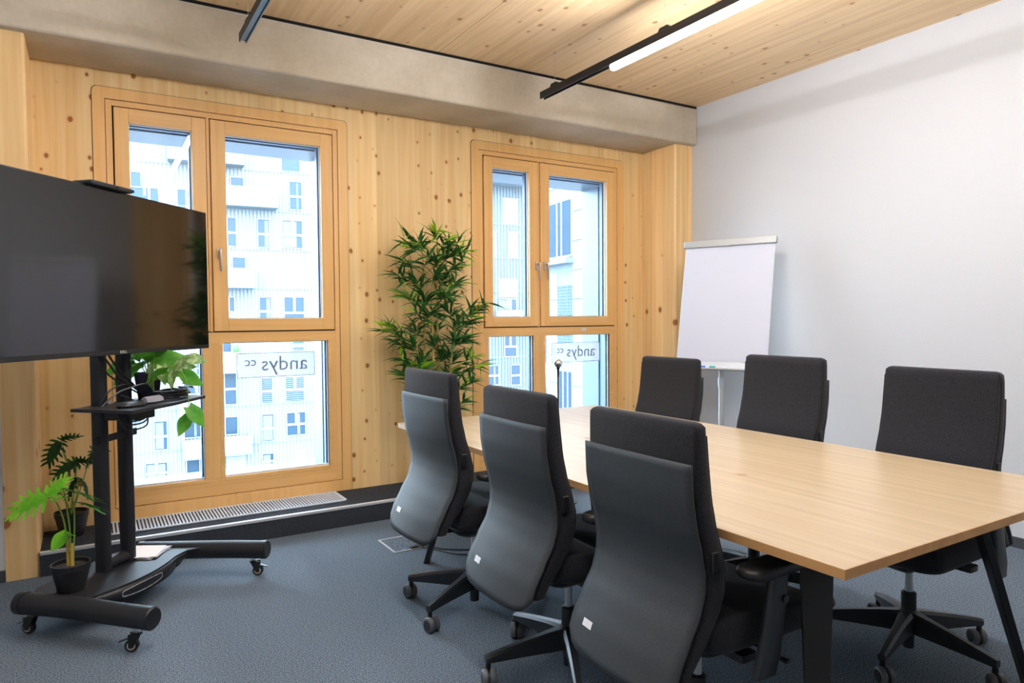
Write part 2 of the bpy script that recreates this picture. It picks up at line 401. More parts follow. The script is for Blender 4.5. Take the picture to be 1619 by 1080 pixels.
# pillars (front face bevelled on the room side)
def pillar(x0, x1, side, label):
    yf = 4.294; b_ = 0.045
    if side > 0: poly = [(x0, YW), (x0, yf + 0.012), (x0 + 0.012, yf), (x1, yf), (x1, YW)]
    else: poly = [(x0, YW), (x0, yf), (x1 - 0.012, yf), (x1, yf + 0.012), (x1, YW)]
    z0 = 0.0
    o = MB().prism(poly, z0, ZB).build('timber_pillar', m_pillar, smooth=0)
    tag(o, label, kind='structure')
o = MB().box(XL, -0.387, 4.30, YW, 0, ZB).build('wall_left_return', m_white, smooth=0); tag(o, 'white plastered wall piece left of the left pillar', kind='structure')
o = MB().box(XL, -0.387, 4.288, 4.30, 0, 0.06).build('baseboard_back', m_base, smooth=0, bevel=0.002); tag(o, 'dark grey baseboard left of the left pillar', kind='structure')
pillar(-0.387, -0.242, -1, 'spruce pillar at the left end of the window wall')
pillar(4.243, XR - 0.003, 1, 'spruce pillar in the right corner beside the white wall')

# raised carpet plinth with aluminium nosing
o = MB().box(-0.242, 4.243, YP, YW, 0.0, ZP).build('carpeted_plinth', m_carpet2, smooth=0)
tag(o, 'raised carpet covered step running under the windows', kind='structure')
o = MB().box(-0.242, 4.243, YP - 0.004, YP + 0.022, ZP - 0.014, ZP + 0.004).build('trim_2', m_alu, bevel=0.003)
tag(o, 'aluminium nosing strip along the edge of the carpeted step', kind='structure')

# ------------------------------------------------------------------ windows
def ring(mb, x0, x1, z0, z1, wl, wr, wb_, wt, y0, y1, which):
    """four members of a frame; which 'v' uprights or 'h' rails"""
    if which == 'v':
        mb.box(x0, x0 + wl, y0, y1, z0, z1); mb.box(x1 - wr, x1, y0, y1, z0, z1)
    else:
        mb.box(x0 + wl, x1 - wr, y0, y1, z0, z0 + wb_); mb.box(x0 + wl, x1 - wr, y0, y1, z1 - wt, z1)

def window(idx, dx, label):
    wn = empty('window_%d' % idx, (dx, YW, 0)); tag(wn, label, kind='structure')
    # flush casing board with rounded upper corners and a dark joint round it
    r = 0.03; cx0, cx1, cz0, cz1 = 0.047, 1.547, ZP + 0.002, 2.673
    def outline(g):
        a = [(cx0 - g, cz0), (cx1 + g, cz0)]
        for k in range(7): t = radians(90 * k / 6); a.append((cx1 + g - r + r * cos(t), cz1 + g - r + r * sin(t)))
        for k in range(7): t = radians(90 + 90 * k / 6); a.append((cx0 - g + r + r * cos(t), cz1 + g - r + r * sin(t)))
        return a
    def frame_poly(mb, out, x0, x1, z0, z1, y0, y1):
        n = len(out); inn = []
        for (a, b_) in out: inn.append((min(max(a, x0), x1), min(max(b_, z0), z1)))
        vs = [(a, y0, b_) for a, b_ in out] + [(a, y0, b_) for a, b_ in inn] + [(a, y1, b_) for a, b_ in out] + [(a, y1, b_) for a, b_ in inn]
        fs = []
        for i in range(n):
            j = (i + 1) % n
            fs += [(i, j, n + j, n + i), (2 * n + i, 3 * n + i, 3 * n + j, 2 * n + j), (i, 2 * n + i, 2 * n + j, j), (n + i, n + j, 3 * n + j, 3 * n + i)]
        mb.add(vs, fs)
    mb = MB(); frame_poly(mb, outline(0.0035), 0.10, 1.49, 0.19, 2.62, -0.0018, 0.0); mb.build('casing_joint', m_gap, wn, smooth=0)
    mb = MB(); frame_poly(mb, outline(0.0), OX0 + 0.001, OX1 - 0.001, OZ0 + 0.001, OZ1 - 0.001, -0.007, 0.0); mb.build('casing', m_frame_v, wn, smooth=0)
    # fixed frame in the opening: uprights, rails, mullion, transom (joints recessed)
    g = 0.004; y0, y1 = -0.001, 0.085
    SX0, SX1, SZ0, SZ1 = 0.148, 1.446, 1.242, 2.569
    MB().box(OX0 - 0.002, OX1 + 0.002, 0.012, 0.05, OZ0 - 0.002, OZ1 + 0.002).build('frame_rebate', m_gap, wn, smooth=0) if False else None
    mb = MB(); mb.box(OX0 + g, SX0 - 0.002, y0, y1, OZ0 + g, OZ1 - g); mb.box(SX1 + 0.002, OX1 - g, y0, y1, OZ0 + g, OZ1 - g)
    mb.build('frame_upright', m_frame_v, wn, smooth=0, bevel=0.001)
    mb = MB(); mb.box(SX0 - 0.002, SX1 + 0.002, y0, y1, SZ1 + 0.003, OZ1 - g)
    mb.box(SX0 - 0.002, SX1 + 0.002, y0, y1, OZ0 + g, 0.3135)          # bottom rail
    mb.box(SX0 - 0.002, SX1 + 0.002, y0, y1, 1.1717, SZ0 - 0.004)      # transom
    mb.build('frame_rail', m_frame_h, wn, smooth=0, bevel=0.001)
    MB().box(SX0 - 0.002, SX1 + 0.002, 0.02, y1, SZ0 - 0.004, SZ0 + 0.03).build('sash_gap', m_gap, wn, smooth=0)
    mb = MB(); mb.box(0.605, 0.722, y0, y1, 0.3135, 1.1717); mb.box(0.652, 0.670, y0, y1, SZ0, SZ1 + 0.003)
    mb.box(SX0 - 0.002, 0.189, y0, y1, 0.3135, 1.1717); mb.box(1.394, SX1 + 0.002, y0, y1, 0.3135, 1.1717)
    mb.build('mullion', m_frame_v, wn, smooth=0, bevel=0.001)
    # glazing beads in the lower lights
    for a, b_ in ((0.189, 0.605), (0.722, 1.394)):
        mb = MB()
        for q in ('v', 'h'): ring(mb, a - 0.024, b_ + 0.024, 0.29, 1.196, 0.024, 0.024, 0.024, 0.024, -0.0035, 0.02, q)
        mb.build('glazing_bead', m_frame_h, wn, smooth=0, bevel=0.0012)
    # gap lining behind the sashes
    mb = MB()
    for q in ('v', 'h'): ring(mb, SX0 - 0.004, SX1 + 0.004, SZ0 - 0.006, SZ1 + 0.005, 0.03, 0.03, 0.03, 0.03, 0.012, 0.08, q)
    mb.box(0.64, 0.682, 0.012, 0.08, SZ0, SZ1); mb.build('gap_lining', m_gap, wn, smooth=0)
    # sashes
    for k, (a, b_, ga, gb, st) in enumerate(((0.154, 0.648, 0.230, 0.569, 0), (0.674, 1.440, 0.761, 1.361, 0))):
        z0, z1, gz0, gz1 = SZ0 + 0.004, SZ1 - 0.005, 1.3235, 2.4806
        sash = MB().box(a, ga, -0.012, 0.075, z0, z1).box(gb, b_, -0.012, 0.075, z0, z1).build('sash', m_frame_v, wn, smooth=0, bevel=0.003)
        MB().box(ga, gb, -0.0118, 0.075, z0, gz0).box(ga, gb, -0.0118, 0.075, gz1, z1).build('sash_rail', m_frame_h, sash, smooth=0, bevel=0.002)
        MB().box(ga - 0.01, gb + 0.01, 0.032, 0.038, gz0 - 0.01, gz1 + 0.01).build('glass_pane', m_glass, sash, smooth=0)
        mb = MB()
        for q in ('v', 'h'): ring(mb, ga, gb, gz0, gz1, 0.004, 0.004, 0.004, 0.004, 0.014, 0.031, q)
        mb.build('gasket', m_seal, sash, smooth=0)
        mb = MB()
        for q in ('v', 'h'): ring(mb, ga, gb, gz0, gz1, 0.002, 0.014, 0.006, 0.010, 0.039, 0.074, q)
        mb.build('edge_spacer', m_spacer, sash, smooth=0)
        if (k == 1) or idx == 2:
            hx = 0.635 if k == 0 else 0.713
            mb = MB().prism([(hx + p, 1.735 + q) for p, q in rrect(0.014, 0.036, 0.013)], -0.022, -0.012, lambda a_, b2, c_: (a_, c_, b2))
            mb.tube([(hx, -0.022, 1.745), (hx, -0.05, 1.745)], 0.009, 10)
            mb.build('handle_rose', m_steel, sash)
            MB().tube([(hx, -0.055, 1.757), (hx, -0.057, 1.735), (hx + 0.004, -0.058, 1.62)], [0.0085, 0.0095, 0.008], 10, flat=0.9).build('handle_lever', m_steel, sash)
    # lower lights
    for a, b_ in ((0.189, 0.605), (0.722, 1.394)):
        MB().box(a - 0.01, b_ + 0.01, 0.032, 0.038, 0.3035, 1.18).build('glass_pane', m_glass, wn, smooth=0)
        mb = MB()
        for q in ('v', 'h'): ring(mb, a, b_, 0.3135, 1.1717, 0.004, 0.004, 0.012, 0.004, 0.016, 0.031, q)
        mb.build('gasket', m_seal, wn, smooth=0)
        mb = MB()
        for q in ('v', 'h'): ring(mb, a, b_, 0.3135, 1.1717, 0.002, 0.014, 0.005, 0.005, 0.039, 0.074, q)
        mb.build('edge_spacer', m_spacer, wn, smooth=0)
    # outside: metal reveal with guide rail, sill and blind housing
    mb = MB(); mb.box(1.404, 1.482, 0.086, 0.40, 0.21, 2.60); mb.box(1.392, 1.404, 0.15, 0.18, 0.24, 2.52)
    mb.box(OX0, 0.175, 0.086, 0.40, 0.21, 2.60)
    mb.build('metal_reveal', m_reveal, wn, smooth=0)
    MB().box(OX0, OX1, 0.086, 0.42, 0.21, 0.285).build('outside_sill', m_reveal, wn, smooth=0)
    MB().box(OX0, OX1, 0.086, 0.40, 2.462, 2.60).build('blind_housing', m_reveal, wn, smooth=0)
    if idx == 2: MB().box(1.09, 1.14, -0.0045, -0.001, 1.203, 1.224).build('service_label', m_white_tag, wn, smooth=0)
    return wn
window(1, WX[0], 'tall four-part timber window behind the television')
window(2, WX[1], 'tall four-part timber window right of the bamboo plant')

# ------------------------------------------------------------------ lettering stickers on the lower right panes
def sticker(x0, x1, z0, z1, label):
    s_ = empty('window_sticker', ((x0 + x1) / 2, YW + 0.0395, (z0 + z1) / 2)); tag(s_, label, 'sticker', 'frosted stickers on the window panes')
    hw, hh = (x1 - x0) / 2, (z1 - z0) / 2
    MB().box(-hw, hw, 0, 0.001, -hh, hh).build('frosted_film', m_frost, s_, smooth=0)
    mb = MB()
    for q_ in ('v', 'h'): ring(mb, -hw, hw, -hh, hh, 0.004, 0.004, 0.004, 0.004, -0.0006, 0.0, q_)
    mb.build('border_line', m_frost_text, s_, smooth=0)
    text('lettering', 'andys', 0.135, m_frost_text, s_, (hw * 0.20, -0.0006, 0.004), (radians(90), 0, pi))
    text('lettering', 'cc', 0.085, m_frost_text, s_, (-hw * 0.66, -0.0006, 0.022), (radians(90), 0, pi))
    for a in s_.children:
        if a.name.startswith('lettering'): a.scale = (1.0, 1, 1)
sticker(0.81, 1.314, 0.938, 1.099, 'frosted rectangular sticker reading andys cc on the window behind the television')
sticker(3.278, 3.783, 0.938, 1.105, 'frosted rectangular sticker reading andys cc on the window by the flipchart')

# ------------------------------------------------------------------ floor grille on the plinth
g = empty('convector_grille', (0, 0, ZP)); tag(g, 'long silver slatted convector grille set in the carpeted step under the left window', 'grille')
gx0, gx1, gy0, gy1 = 0.02, 1.425, 4.42, 4.69
mb = MB()
for q in (gy0, gy1 - 0.012): mb.box(gx0, gx1, q, q + 0.012, 0.0, 0.007)
mb.box(gx0, gx0 + 0.012, gy0, gy1, 0, 0.007); mb.box(gx1 - 0.012, gx1, gy0, gy1, 0, 0.007)
mb.build('grille_frame', m_grille, g, smooth=0)
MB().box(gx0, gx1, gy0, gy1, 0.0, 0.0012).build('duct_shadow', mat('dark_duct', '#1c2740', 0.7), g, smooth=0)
n = 74; me = MB().box(-0.005, 0.005, gy0 + 0.012, gy1 - 0.012, 0.001, 0.0065).mesh('slat', m_grille, 0)
for i in range(n):
    s_ = bpy.data.objects.new('slat', me); C.objects.link(s_); s_.parent = g; s_.location.x = gx0 + 0.02 + (gx1 - gx0 - 0.04) * i / (n - 1)

# ------------------------------------------------------------------ hanging LED tracks
def track(x, label):
    t = empty('track_light', (x, 0, 0)); tag(t, label, 'lamp', 'black track lights under the ceiling')
    mb = MB(); mb.box(-0.02, 0.02, -1.3, 4.0, 2.825, 2.862); mb.box(-0.02, -0.013, -1.3, 4.0, 2.815, 2.826); mb.box(0.013, 0.02, -1.3, 4.0, 2.815, 2.826)
    mb.build('track_rail', m_track, t, smooth=0, bevel=0.0015)
    for y in (3.849, 2.812, 0.6, -1.0):
        MB().prism([(y - 0.045, 2.862), (y + 0.045, 2.862), (y + 0.03, 2.884), (y - 0.03, 2.884)], -0.012, 0.012, lambda a, b_, c: (c, a, b_)).build('suspension_clip', m_track, t, smooth=0)
        MB().tube([(0, y, 2.88), (0, y, ZC)], 0.0009, 6).build('suspension_wire', m_alu, t)
        MB().tube([(0, y, ZC - 0.012), (0, y, ZC)], 0.006, 8).build('ceiling_fixing', m_alu_dull, t)
    for y0, y1 in ((0.45, 3.25),):
        MB().prism([(-0.0195, 2.8145), (0.0195, 2.8145), (0.021, 2.800), (0.012, 2.784), (-0.012, 2.784), (-0.021, 2.800)], y0, y1, lambda a, b_, c: (a, c, b_)).build('led_diffuser', m_led, t, smooth=0)
    return t
track(0.75, 'black hanging track light near the left of the ceiling, no lit strip in view')
track(2.70, 'black hanging track light with a glowing white strip over the table')

# ------------------------------------------------------------------ conference table
TX0, TX1, TY0, TY1, TZ = 1.426, 2.79, 0.919, 3.53, 0.75
tb = empty('conference_table', ((TX0 + TX1) / 2, (TY0 + TY1) / 2, 0)); cx, cy = tb.location.x, tb.location.y
tag(tb, 'long rectangular conference table with pale oak top and black splayed legs', 'table')
hx, hy = (TX1 - TX0) / 2, (TY1 - TY0) / 2
MB().box(-hx, hx, -hy, hy, TZ - 0.0245, TZ).build('tabletop', m_table, tb, smooth=0, bevel=0.0008)
mb = MB()
for q in ('v', 'h'):
    t_ = 0.0012
    if q == 'v': mb.box(-hx - t_, -hx, -hy - t_, hy + t_, TZ - 0.0243, TZ - 0.0006); mb.box(hx, hx + t_, -hy - t_, hy + t_, TZ - 0.0243, TZ - 0.0006)
    else: mb.box(-hx, hx, -hy - t_, -hy, TZ - 0.0243, TZ - 0.0006); mb.box(-hx, hx, hy, hy + t_, TZ - 0.0243, TZ - 0.0006)
mb.build('edge_banding', m_table_edge, tb, smooth=0)
mb = MB(); mb.box(-hx + 0.3, hx - 0.3, -hy + 0.24, -hy + 0.30, TZ - 0.075, TZ - 0.025); mb.box(-hx + 0.3, hx - 0.3, hy - 0.30, hy - 0.24, TZ - 0.075, TZ - 0.025)
mb.box(-0.28, -0.22, -hy + 0.24, hy - 0.24, TZ - 0.075, TZ - 0.025); mb.box(0.22, 0.28, -hy + 0.24, hy - 0.24, TZ - 0.075, TZ - 0.025)
mb.build('underframe', m_powder, tb, smooth=0, bevel=0.002)
for sx in (-1, 1):
    for sy in (-1, 1):
        top = Vector((sx * (hx - 0.27), sy * (hy - 0.26), TZ - 0.0246)); bot = Vector((sx * (hx - 0.10), sy * (hy - 0.13), 0.0))
        d = Vector((sx, sy, 0)).normalized(); e = Vector((-sy, sx, 0)).normalized()
        secs = []
        for p, wd in ((bot, 0.021), (bot.lerp(top, 0.4), 0.029), (top, 0.046)):
            loop = [p + e * wd + d * 0.012, p - e * wd + d * 0.012, p - e * wd - d * 0.012, p + e * wd - d * 0.012]
            secs.append(loop)
        MB().loft(secs).build('leg', m_powder, tb, smooth=0, bevel=0.002)

# ------------------------------------------------------------------ office chair
def make_chair():
    r = empty('office_chair')   # origin on the floor under the column
    # shell outer curve: x at height z (local), top at z = 0.96
    prof = [(0.0, 0.0), (0.004, -0.09), (0.017, -0.17), (0.035, -0.235), (0.046, -0.29), (0.044, -0.34), (0.028, -0.395), (-0.010, -0.46), (-0.048, -0.53), (-0.078, -0.61)]
    XS, ZS = -0.245, 0.96
    def px(z):
        q = z - ZS
        if q >= 0: return XS + 0.000 - q * 0.02
        for (a, za), (b_, zb) in zip(prof, prof[1:]):
            if q >= zb:
                t = (q - za) / (zb - za); t = t * t * (3 - 2 * t) * 0.35 + t * 0.65
                return XS + a + (b_ - a) * t
        return XS + prof[-1][0]
    # shell
    NY, NZ = 16, 30; hw = 0.218
    def shell_pt(i, j, off):
        v = -1 + 2 * j / NY
        zlow = ZS - 0.608 + 0.045 * abs(v) ** 9          # rounded lower corners
        z = ZS + (zlow - ZS) * i / NZ
        t = (ZS - z) / 0.608
        wv = hw * (1 + 0.03 * t) * (1 - 0.05 * max(0, t - 0.92) / 0.08)
        bulge = 0.020 * (1 - v * v) * (0.35 + 0.65 * t)
        return (px(z) - bulge + off, v * wv, z)
    mb = MB(); mb.grid([[shell_pt(i, j, 0) for j in range(NY + 1)] for i in range(NZ + 1)])
    sh = mb.build('back_shell', m_shell, r, smooth=60); md = sh.modifiers.new('solid', 'SOLIDIFY'); md.thickness = 0.007; md.offset = 1
    # push thickness forward
    def surf(y, z, off):
        v = y / hw; t = (ZS - z) / 0.608; f = lambda v, z, t: px(z) - 0.020 * (1 - v * v) * (0.35 + 0.65 * t)
        return (f(v, z, t) - off, y, z)
    yc, zc_ = hw * 0.62, 0.435; cs_ = [surf(yc + a, zc_ + b_, o_) for o_ in (0.006, 0.0098) for a, b_ in ((-0.022, -0.009), (0.022, -0.009), (0.022, 0.010), (-0.022, 0.010))]
    MB().add(cs_, [(0, 1, 2, 3), (7, 6, 5, 4), (0, 4, 5, 1), (1, 5, 6, 2), (2, 6, 7, 3), (3, 7, 4, 0)]).build('maker_tag', m_white_tag, sh, smooth=0)
    # pad
    secs = []; zs = []
    z = 0.40
    while z < 1.035: zs.append(z); z += 0.03
    def padsec(z, xb, xf, w2, rr):
        loop = []
        for a, b_ in rrect((xf - xb) / 2, w2, rr, 3):
            x = (xf + xb) / 2 + a
            v = b_ / w2
            if a > 0: x -= 0.014 * (1 - v * v)           # slightly dished front
            loop.append((x, b_, z))
        return loop
    def thick(z):
        t = min(max((1.03 - z) / 0.4, 0), 1)
        return (0.044 + 0.022 * t) * (1 - 0.45 * max(0, 0.5 - z) / 0.1)
    for z in zs: 
        b0 = px(z) + 0.009; w2 = 0.222 + 0.004 * sin(pi * min(1, (1.06 - z) / 0.55))
        secs.append(padsec(z, b0, b0 + thick(z), w2, 0.014))
    b0 = px(1.03) + 0.009
    for dz, sh_x, sh_y in ((0.022, 0.002, 0.004), (0.031, 0.008, 0.012), (0.035, 0.016, 0.022)):
        secs.append(padsec(1.03 + dz, b0 + sh_x, b0 + 0.044 - sh_x, 0.222 - sh_y, 0.006))
    MB().loft(secs).build('back_pad', m_fabric, r, smooth=50)
    # side piping where the front panel meets the band
    for sy in (-1, 1):
        pts = [(px(z) + 0.009 + thick(z) - 0.004, sy * (0.222 + 0.004 * sin(pi * min(1, (1.06 - z) / 0.55)) - 0.0035), z) for z in zs]
        MB().tube(pts, 0.0022, 5).build('piping', m_fabric, r)
        MB().box(-0.0135, 0.0135, -0.005, 0.005, -0.028, 0.028).build('height_slider', m_plast, r, bevel=0.003).location = (px(0.70) + 0.03, sy * 0.228, 0.70)
    # seat
    loop = rrect(0.235, 0.24, 0.07, 6); secs = []
    for z, s_ in ((0.425, 0.94), (0.432, 0.985), (0.45, 1.0), (0.49, 1.0), (0.505, 0.975), (0.512, 0.93)):
        secs.append([(0.045 + a * s_ , b_ * s_, z - (0.018 if a > 0.15 else 0) * (1 if z > 0.46 else 0.3) + (0.008 if abs(b_) > 0.2 and z > 0.5 else 0)) for a, b_ in loop])
    MB().loft(secs).build('seat', m_fabric, r, smooth=60)
    loop = rrect(0.205, 0.20, 0.05, 5)
    MB().loft([[(0.02 + a * s_, b_ * s_, z) for a, b_ in loop] for z, s_ in ((0.405, 0.86), (0.412, 1.0), (0.43, 1.04))]).build('seat_pan', m_plast, r, smooth=60)
    # mechanism and back bracket
    mb = MB(); secs = [[(0.0 + a * s_, b_ * s_ * 0.75, z) for a, b_ in rrect(0.13, 0.095, 0.04, 4)] for z, s_ in ((0.325, 0.38), (0.345, 0.75), (0.37, 1.0), (0.41, 1.05))]
    mb.loft(secs); mb.build('tilt_mechanism', m_plast2, r, smooth=50)
    mb = MB(); mb.loft([[(x, y_, z + dz_) for y_, dz_ in ((-wy, -0.012), (wy, -0.012), (wy, 0.012), (-wy, 0.012))] for x, z, wy in ((-0.06, 0.385, 0.05), (-0.16, 0.385, 0.055), (-0.20, 0.40, 0.06))])
    mb.build('back_bracket', m_plast, r, bevel=0.004)
    MB().tube([(0.05, -0.08, 0.385), (0.055, -0.20, 0.383), (0.06, -0.275, 0.375)], [0.006, 0.006, 0.011], 8, flat=0.6).build('tilt_lever', m_plast, r)
    # armrests
    for sy in (-1, 1):
        ya = sy * 0.292
        post = MB().loft([[(x + a, ya + sy * off + b_, z) for a, b_ in rrect(wx, 0.013, 0.010, 3)] for x, z, wx, off in
                  ((-0.055, 0.375, 0.040, -0.006), (-0.045, 0.43, 0.040, 0.0), (-0.03, 0.50, 0.036, 0.0), (-0.012, 0.60, 0.034, 0.0), (-0.005, 0.655, 0.032, 0.0))]).build('arm_post', m_plast2, r, smooth=50)
        MB().tube([(-0.0, ya + sy * 0.012, 0.575), (0.0, ya + sy * 0.021, 0.575)], 0.011, 12).build('knob', m_plast2, post)
        MB().loft([[(-0.03 + a, sy * (abs(ya) - 0.14) * 0.5 + sy * 0.07 + b_, z) for a, b_ in rrect(0.03, 0.075, 0.01, 2)] for z in (0.378, 0.398)]).build('arm_bracket', m_plast, r)
        loop = rrect(0.125, 0.042, 0.038, 6)
        MB().loft([[(-0.02 + a * s_, ya + b_ * s_, z - 0.018 + (0.0 if a > -0.05 else -0.004)) for a, b_ in loop] for z, s_ in ((0.668, 0.86), (0.674, 0.98), (0.685, 1.0), (0.694, 0.97), (0.698, 0.88))]).build('arm_pad', m_plast, r, smooth=60)
    # column
    MB().lathe([(0.014, 0.20), (0.014, 0.345)], n=16).build('gas_lift', m_alu_dull, r)
    MB().lathe([(0.027, 0.165), (0.027, 0.238), (0.020, 0.242)], n=20).build('column_sleeve', m_plast, r)
    MB().lathe([(0.0, 0.022), (0.021, 0.022), (0.023, 0.10), (0.036, 0.12), (0.036, 0.165), (0.028, 0.172)], n=20).build('base_hub', m_plast2, r)
    for k in range(5):
        a = radians(36 + 72 * k); c_, s_ = cos(a), sin(a); secs = []
        for (d, zt, zb, w2) in ((0.02, 0.168, 0.088, 0.030), (0.10, 0.155, 0.085, 0.021), (0.20, 0.136, 0.084, 0.017), (0.30, 0.114, 0.082, 0.015), (0.325, 0.108, 0.082, 0.014)):
            loop = []
            for (v, z, k2) in ((-w2 * 0.55, zt, 0), (w2 * 0.55, zt, 0), (w2, zt - 0.010, 0), (w2 * 0.8, zb, 0), (-w2 * 0.8, zb, 0), (-w2, zt - 0.010, 0)):
                loop.append((d * c_ - v * s_, d * s_ + v * c_, z))
            secs.append(loop)
        arm = MB().loft(secs).build('base_arm', m_plast2, r, smooth=30)
        MB().tube([(0.315 * c_, 0.315 * s_, 0.088), (0.315 * c_, 0.315 * s_, 0.045)], 0.010, 10).build('caster_stem', m_plast, arm)
        # twin-wheel caster
        ca = a + (0.9, -0.7, 1.4, 0.3, -1.2)[k]; ex, ey = cos(ca), sin(ca); px_, py_ = 0.315 * c_ - ey * 0.0 + ex * 0.012, 0.315 * s_ + ey * 0.012
        wh = MB()
        for sgn in (-1, 1):
            q0 = Vector((px_, py_, 0.031)) + Vector((-ey, ex, 0)) * (sgn * 0.003)
            q1 = Vector((px_, py_, 0.031)) + Vector((-ey, ex, 0)) * (sgn * 0.026)
            wh.tube([q0, q0.lerp(q1, 0.15), q0.lerp(q1, 0.85), q1], [0.026, 0.031, 0.031, 0.027], 18)
        w_ = wh.build('caster', m_caster, arm, smooth=50)
        q = Vector((px_, py_, 0.031)); t2 = Vector((-ey, ex, 0))
        MB().tube([q - t2 * 0.0265, q + t2 * 0.0265], 0.022, 14).build('caster_cap', m_plast2, arm)
    return r

chairs = [  # x, y, heading, dz, label
    (1.542, 1.469, 0, -0.020, 'black office chair nearest the camera, its back turned, left side of the table'),
    (1.503, 2.072, 0, 0.0, 'black office chair seen from behind, middle one on the left side of the table'),
    (1.485, 2.78, 2, 0.025, 'black office chair seen from behind, left of the table in front of the bamboo plant'),
    (2.705, 1.475, 180, 0.035, 'black office chair facing the camera side, nearest on the right side of the table'),
    (2.690, 2.20, 180, 0.055, 'black office chair facing the table in front of the flipchart, right half of it'),
    (2.675, 2.96, 181, 0.015, 'black office chair facing the table at its far end, left of the flipchart'),
]
UP = ('back_shell', 'back_pad', 'piping', 'height_slider')
proto = make_chair()
allc = []
for i in range(6): allc.append(proto if i == 0 else copy_tree(proto))
for o, (x, y, a, dz, lab) in zip(allc, chairs):
    o.location = (x, y, 0); o.rotation_euler.z = radians(a); tag(o, lab, 'chair', 'black office chairs around the table')
    for ch in o.children:
        if ch.name.split('.')[0] in UP: ch.location.z += dz
        if ch.name.split('.')[0] in ('base_hub', 'base_arm'): ch.rotation_euler.z = radians((9, -12, 23, -22, 5, -12)[allc.index(o)])

# ------------------------------------------------------------------ television cart
A0 = Vector((0.116, 3.126, 0)); cu_ = Vector((0.69253, 0.72139, 0)); cn_ = Vector((0.72139, -0.69253, 0))
cart = empty('tv_cart', (A0.x, A0.y, 0)); cart.rotation_euler.z = atan2(cu_.y, cu_.x)   # local x along width, local -y towards the viewer
tag(cart, 'black wheeled television cart with two posts, shelf and curved feet', 'cart')
# local coords: (s, -n, z)
for pts in ([(0.0, -0.10), (0.010, 0.08), (0.022, 0.22), (0.026, 0.38), (0.022, 0.56)], [(0.832, -0.085), (0.805, 0.08), (0.765, 0.25), (0.725, 0.40), (0.69, 0.55)]):
    sm = []
    for i in range(len(pts) - 1):
        for k in range(4):
            t = k / 4; sm.append((pts[i][0] + (pts[i + 1][0] - pts[i][0]) * t, pts[i][1] + (pts[i + 1][1] - pts[i][1]) * t, 0.137))
    sm.append((pts[-1][0], pts[-1][1], 0.137))
    ft = MB().tube(sm, [0.040] + [0.045] * (len(sm) - 2) + [0.040], 20).build('curved_foot', m_cartblack, cart, smooth=50)
    for e, nb in ((sm[0], sm[2]), (sm[-1], sm[-3])):
        v0 = Vector(e); dv = (Vector(nb) - v0).normalized()
        MB().tube([v0 - dv * 0.006, v0, v0 + dv * 0.03], [0.040, 0.0463, 0.0463], 20).build('end_cap', m_plast, ft)
def cart_caster(x, y, a):
    c_ = MB()
    c_.lathe([(0.0, 0.098), (0.019, 0.098), (0.019, 0.090), (0.012, 0.086), (0.012, 0.076)], (x, y, 0), 14)
    br = c_.build('caster_plate', m_chrome, cart)
    e = Vector((cos(a), sin(a), 0)); t = Vector((-sin(a), cos(a), 0)); c0 = Vector((x, y, 0.026)) + e * 0.022
    w_ = MB(); w_.tube([c0 - t * 0.011, c0 - t * 0.009, c0 + t * 0.009, c0 + t * 0.011], [0.022, 0.026, 0.026, 0.022], 20); w_.build('wheel', m_plast, br)
    MB().tube([c0 - t * 0.0122, c0 + t * 0.0122], 0.017, 16).build('wheel_rim', mat('pale_rim', '#c9b9a6', 0.35, 0.4), br) if 'pale_rim' not in bpy.data.materials else MB().tube([c0 - t * 0.0122, c0 + t * 0.0122], 0.017, 16).build('wheel_rim', bpy.data.materials['pale_rim'], br)
    MB().tube([c0 - t * 0.013, c0 + t * 0.013], 0.010, 12).build('wheel_hub', m_plast, br)
    fk = MB()
    for sg in (-1, 1):
        q = c0 + t * sg * 0.0155
        fk.add([q + Vector((x, y, 0.08)) - Vector((c0.x, c0.y, 0)) - Vector((0, 0, c0.z)) + t * 0 + e * -0.016, q + e * 0.010 + Vector((0, 0, 0.052)) * 0.9, q + e * 0.009 + Vector((0, 0, -0.006)), q - e * 0.009 + Vector((0, 0, -0.006))], [(0, 1, 2, 3)])
    k_ = fk.build('fork', m_plast, br, smooth=0); md = k_.modifiers.new('s', 'SOLIDIFY'); md.thickness = 0.003
    MB().box(-0.016, 0.016, -0.017, 0.017, 0.066, 0.078).build('fork_head', m_plast, br, bevel=0.003).location = (x + e.x * 0.004, y + e.y * 0.004, 0)
    pd = c0 + e * 0.030 + Vector((0, 0, 0.022))
    MB().obox(pd, e * 0.018 + Vector((0, 0, -0.006)), t * 0.010, (0, 0, 0.002)).build('brake_pedal', m_plast2, br, bevel=0.001)
cart_caster(0.0, -0.03, radians(110)); cart_caster(0.828, -0.01, radians(-70)); cart_caster(0.045, 0.52, radians(95)); cart_caster(0.70, 0.50, radians(60))
# base plate: polygon with concave front edge, skirt with oval slots
def skirt(s): # point along the front edge at parameter s (0..1)
    x = 0.085 + 0.60 * s; y = 0.268 - 0.045 * sin(pi * min(1, s * 1.15)) ** 1.0
    return x, y
plate = [(0.028, 0.20)] + [skirt(i / 14) for i in range(15)] + [(0.79, 0.17), (0.735, 0.42), (0.68, 0.56), (0.56, 0.60), (0.30, 0.60), (0.12, 0.58), (0.03, 0.52)]
bp_ = MB().prism(plate, 0.150, 0.160).build('base_plate', m_cartblack, cart, smooth=0, bevel=0.002)
top = [(*skirt(i / 14), 0.152) for i in range(15)]
low = [(skirt(i / 14)[0], skirt(i / 14)[1] + 0.002, 0.152 - 0.062 * min(1, 0.25 + 4 * i / 14) * (1 - 0.7 * max(0, i / 14 - 0.75) / 0.25)) for i in range(15)]
sk = MB().grid([top, low]).build('front_skirt', m_plast, cart); sk.modifiers.new('s', 'SOLIDIFY').thickness = 0.006
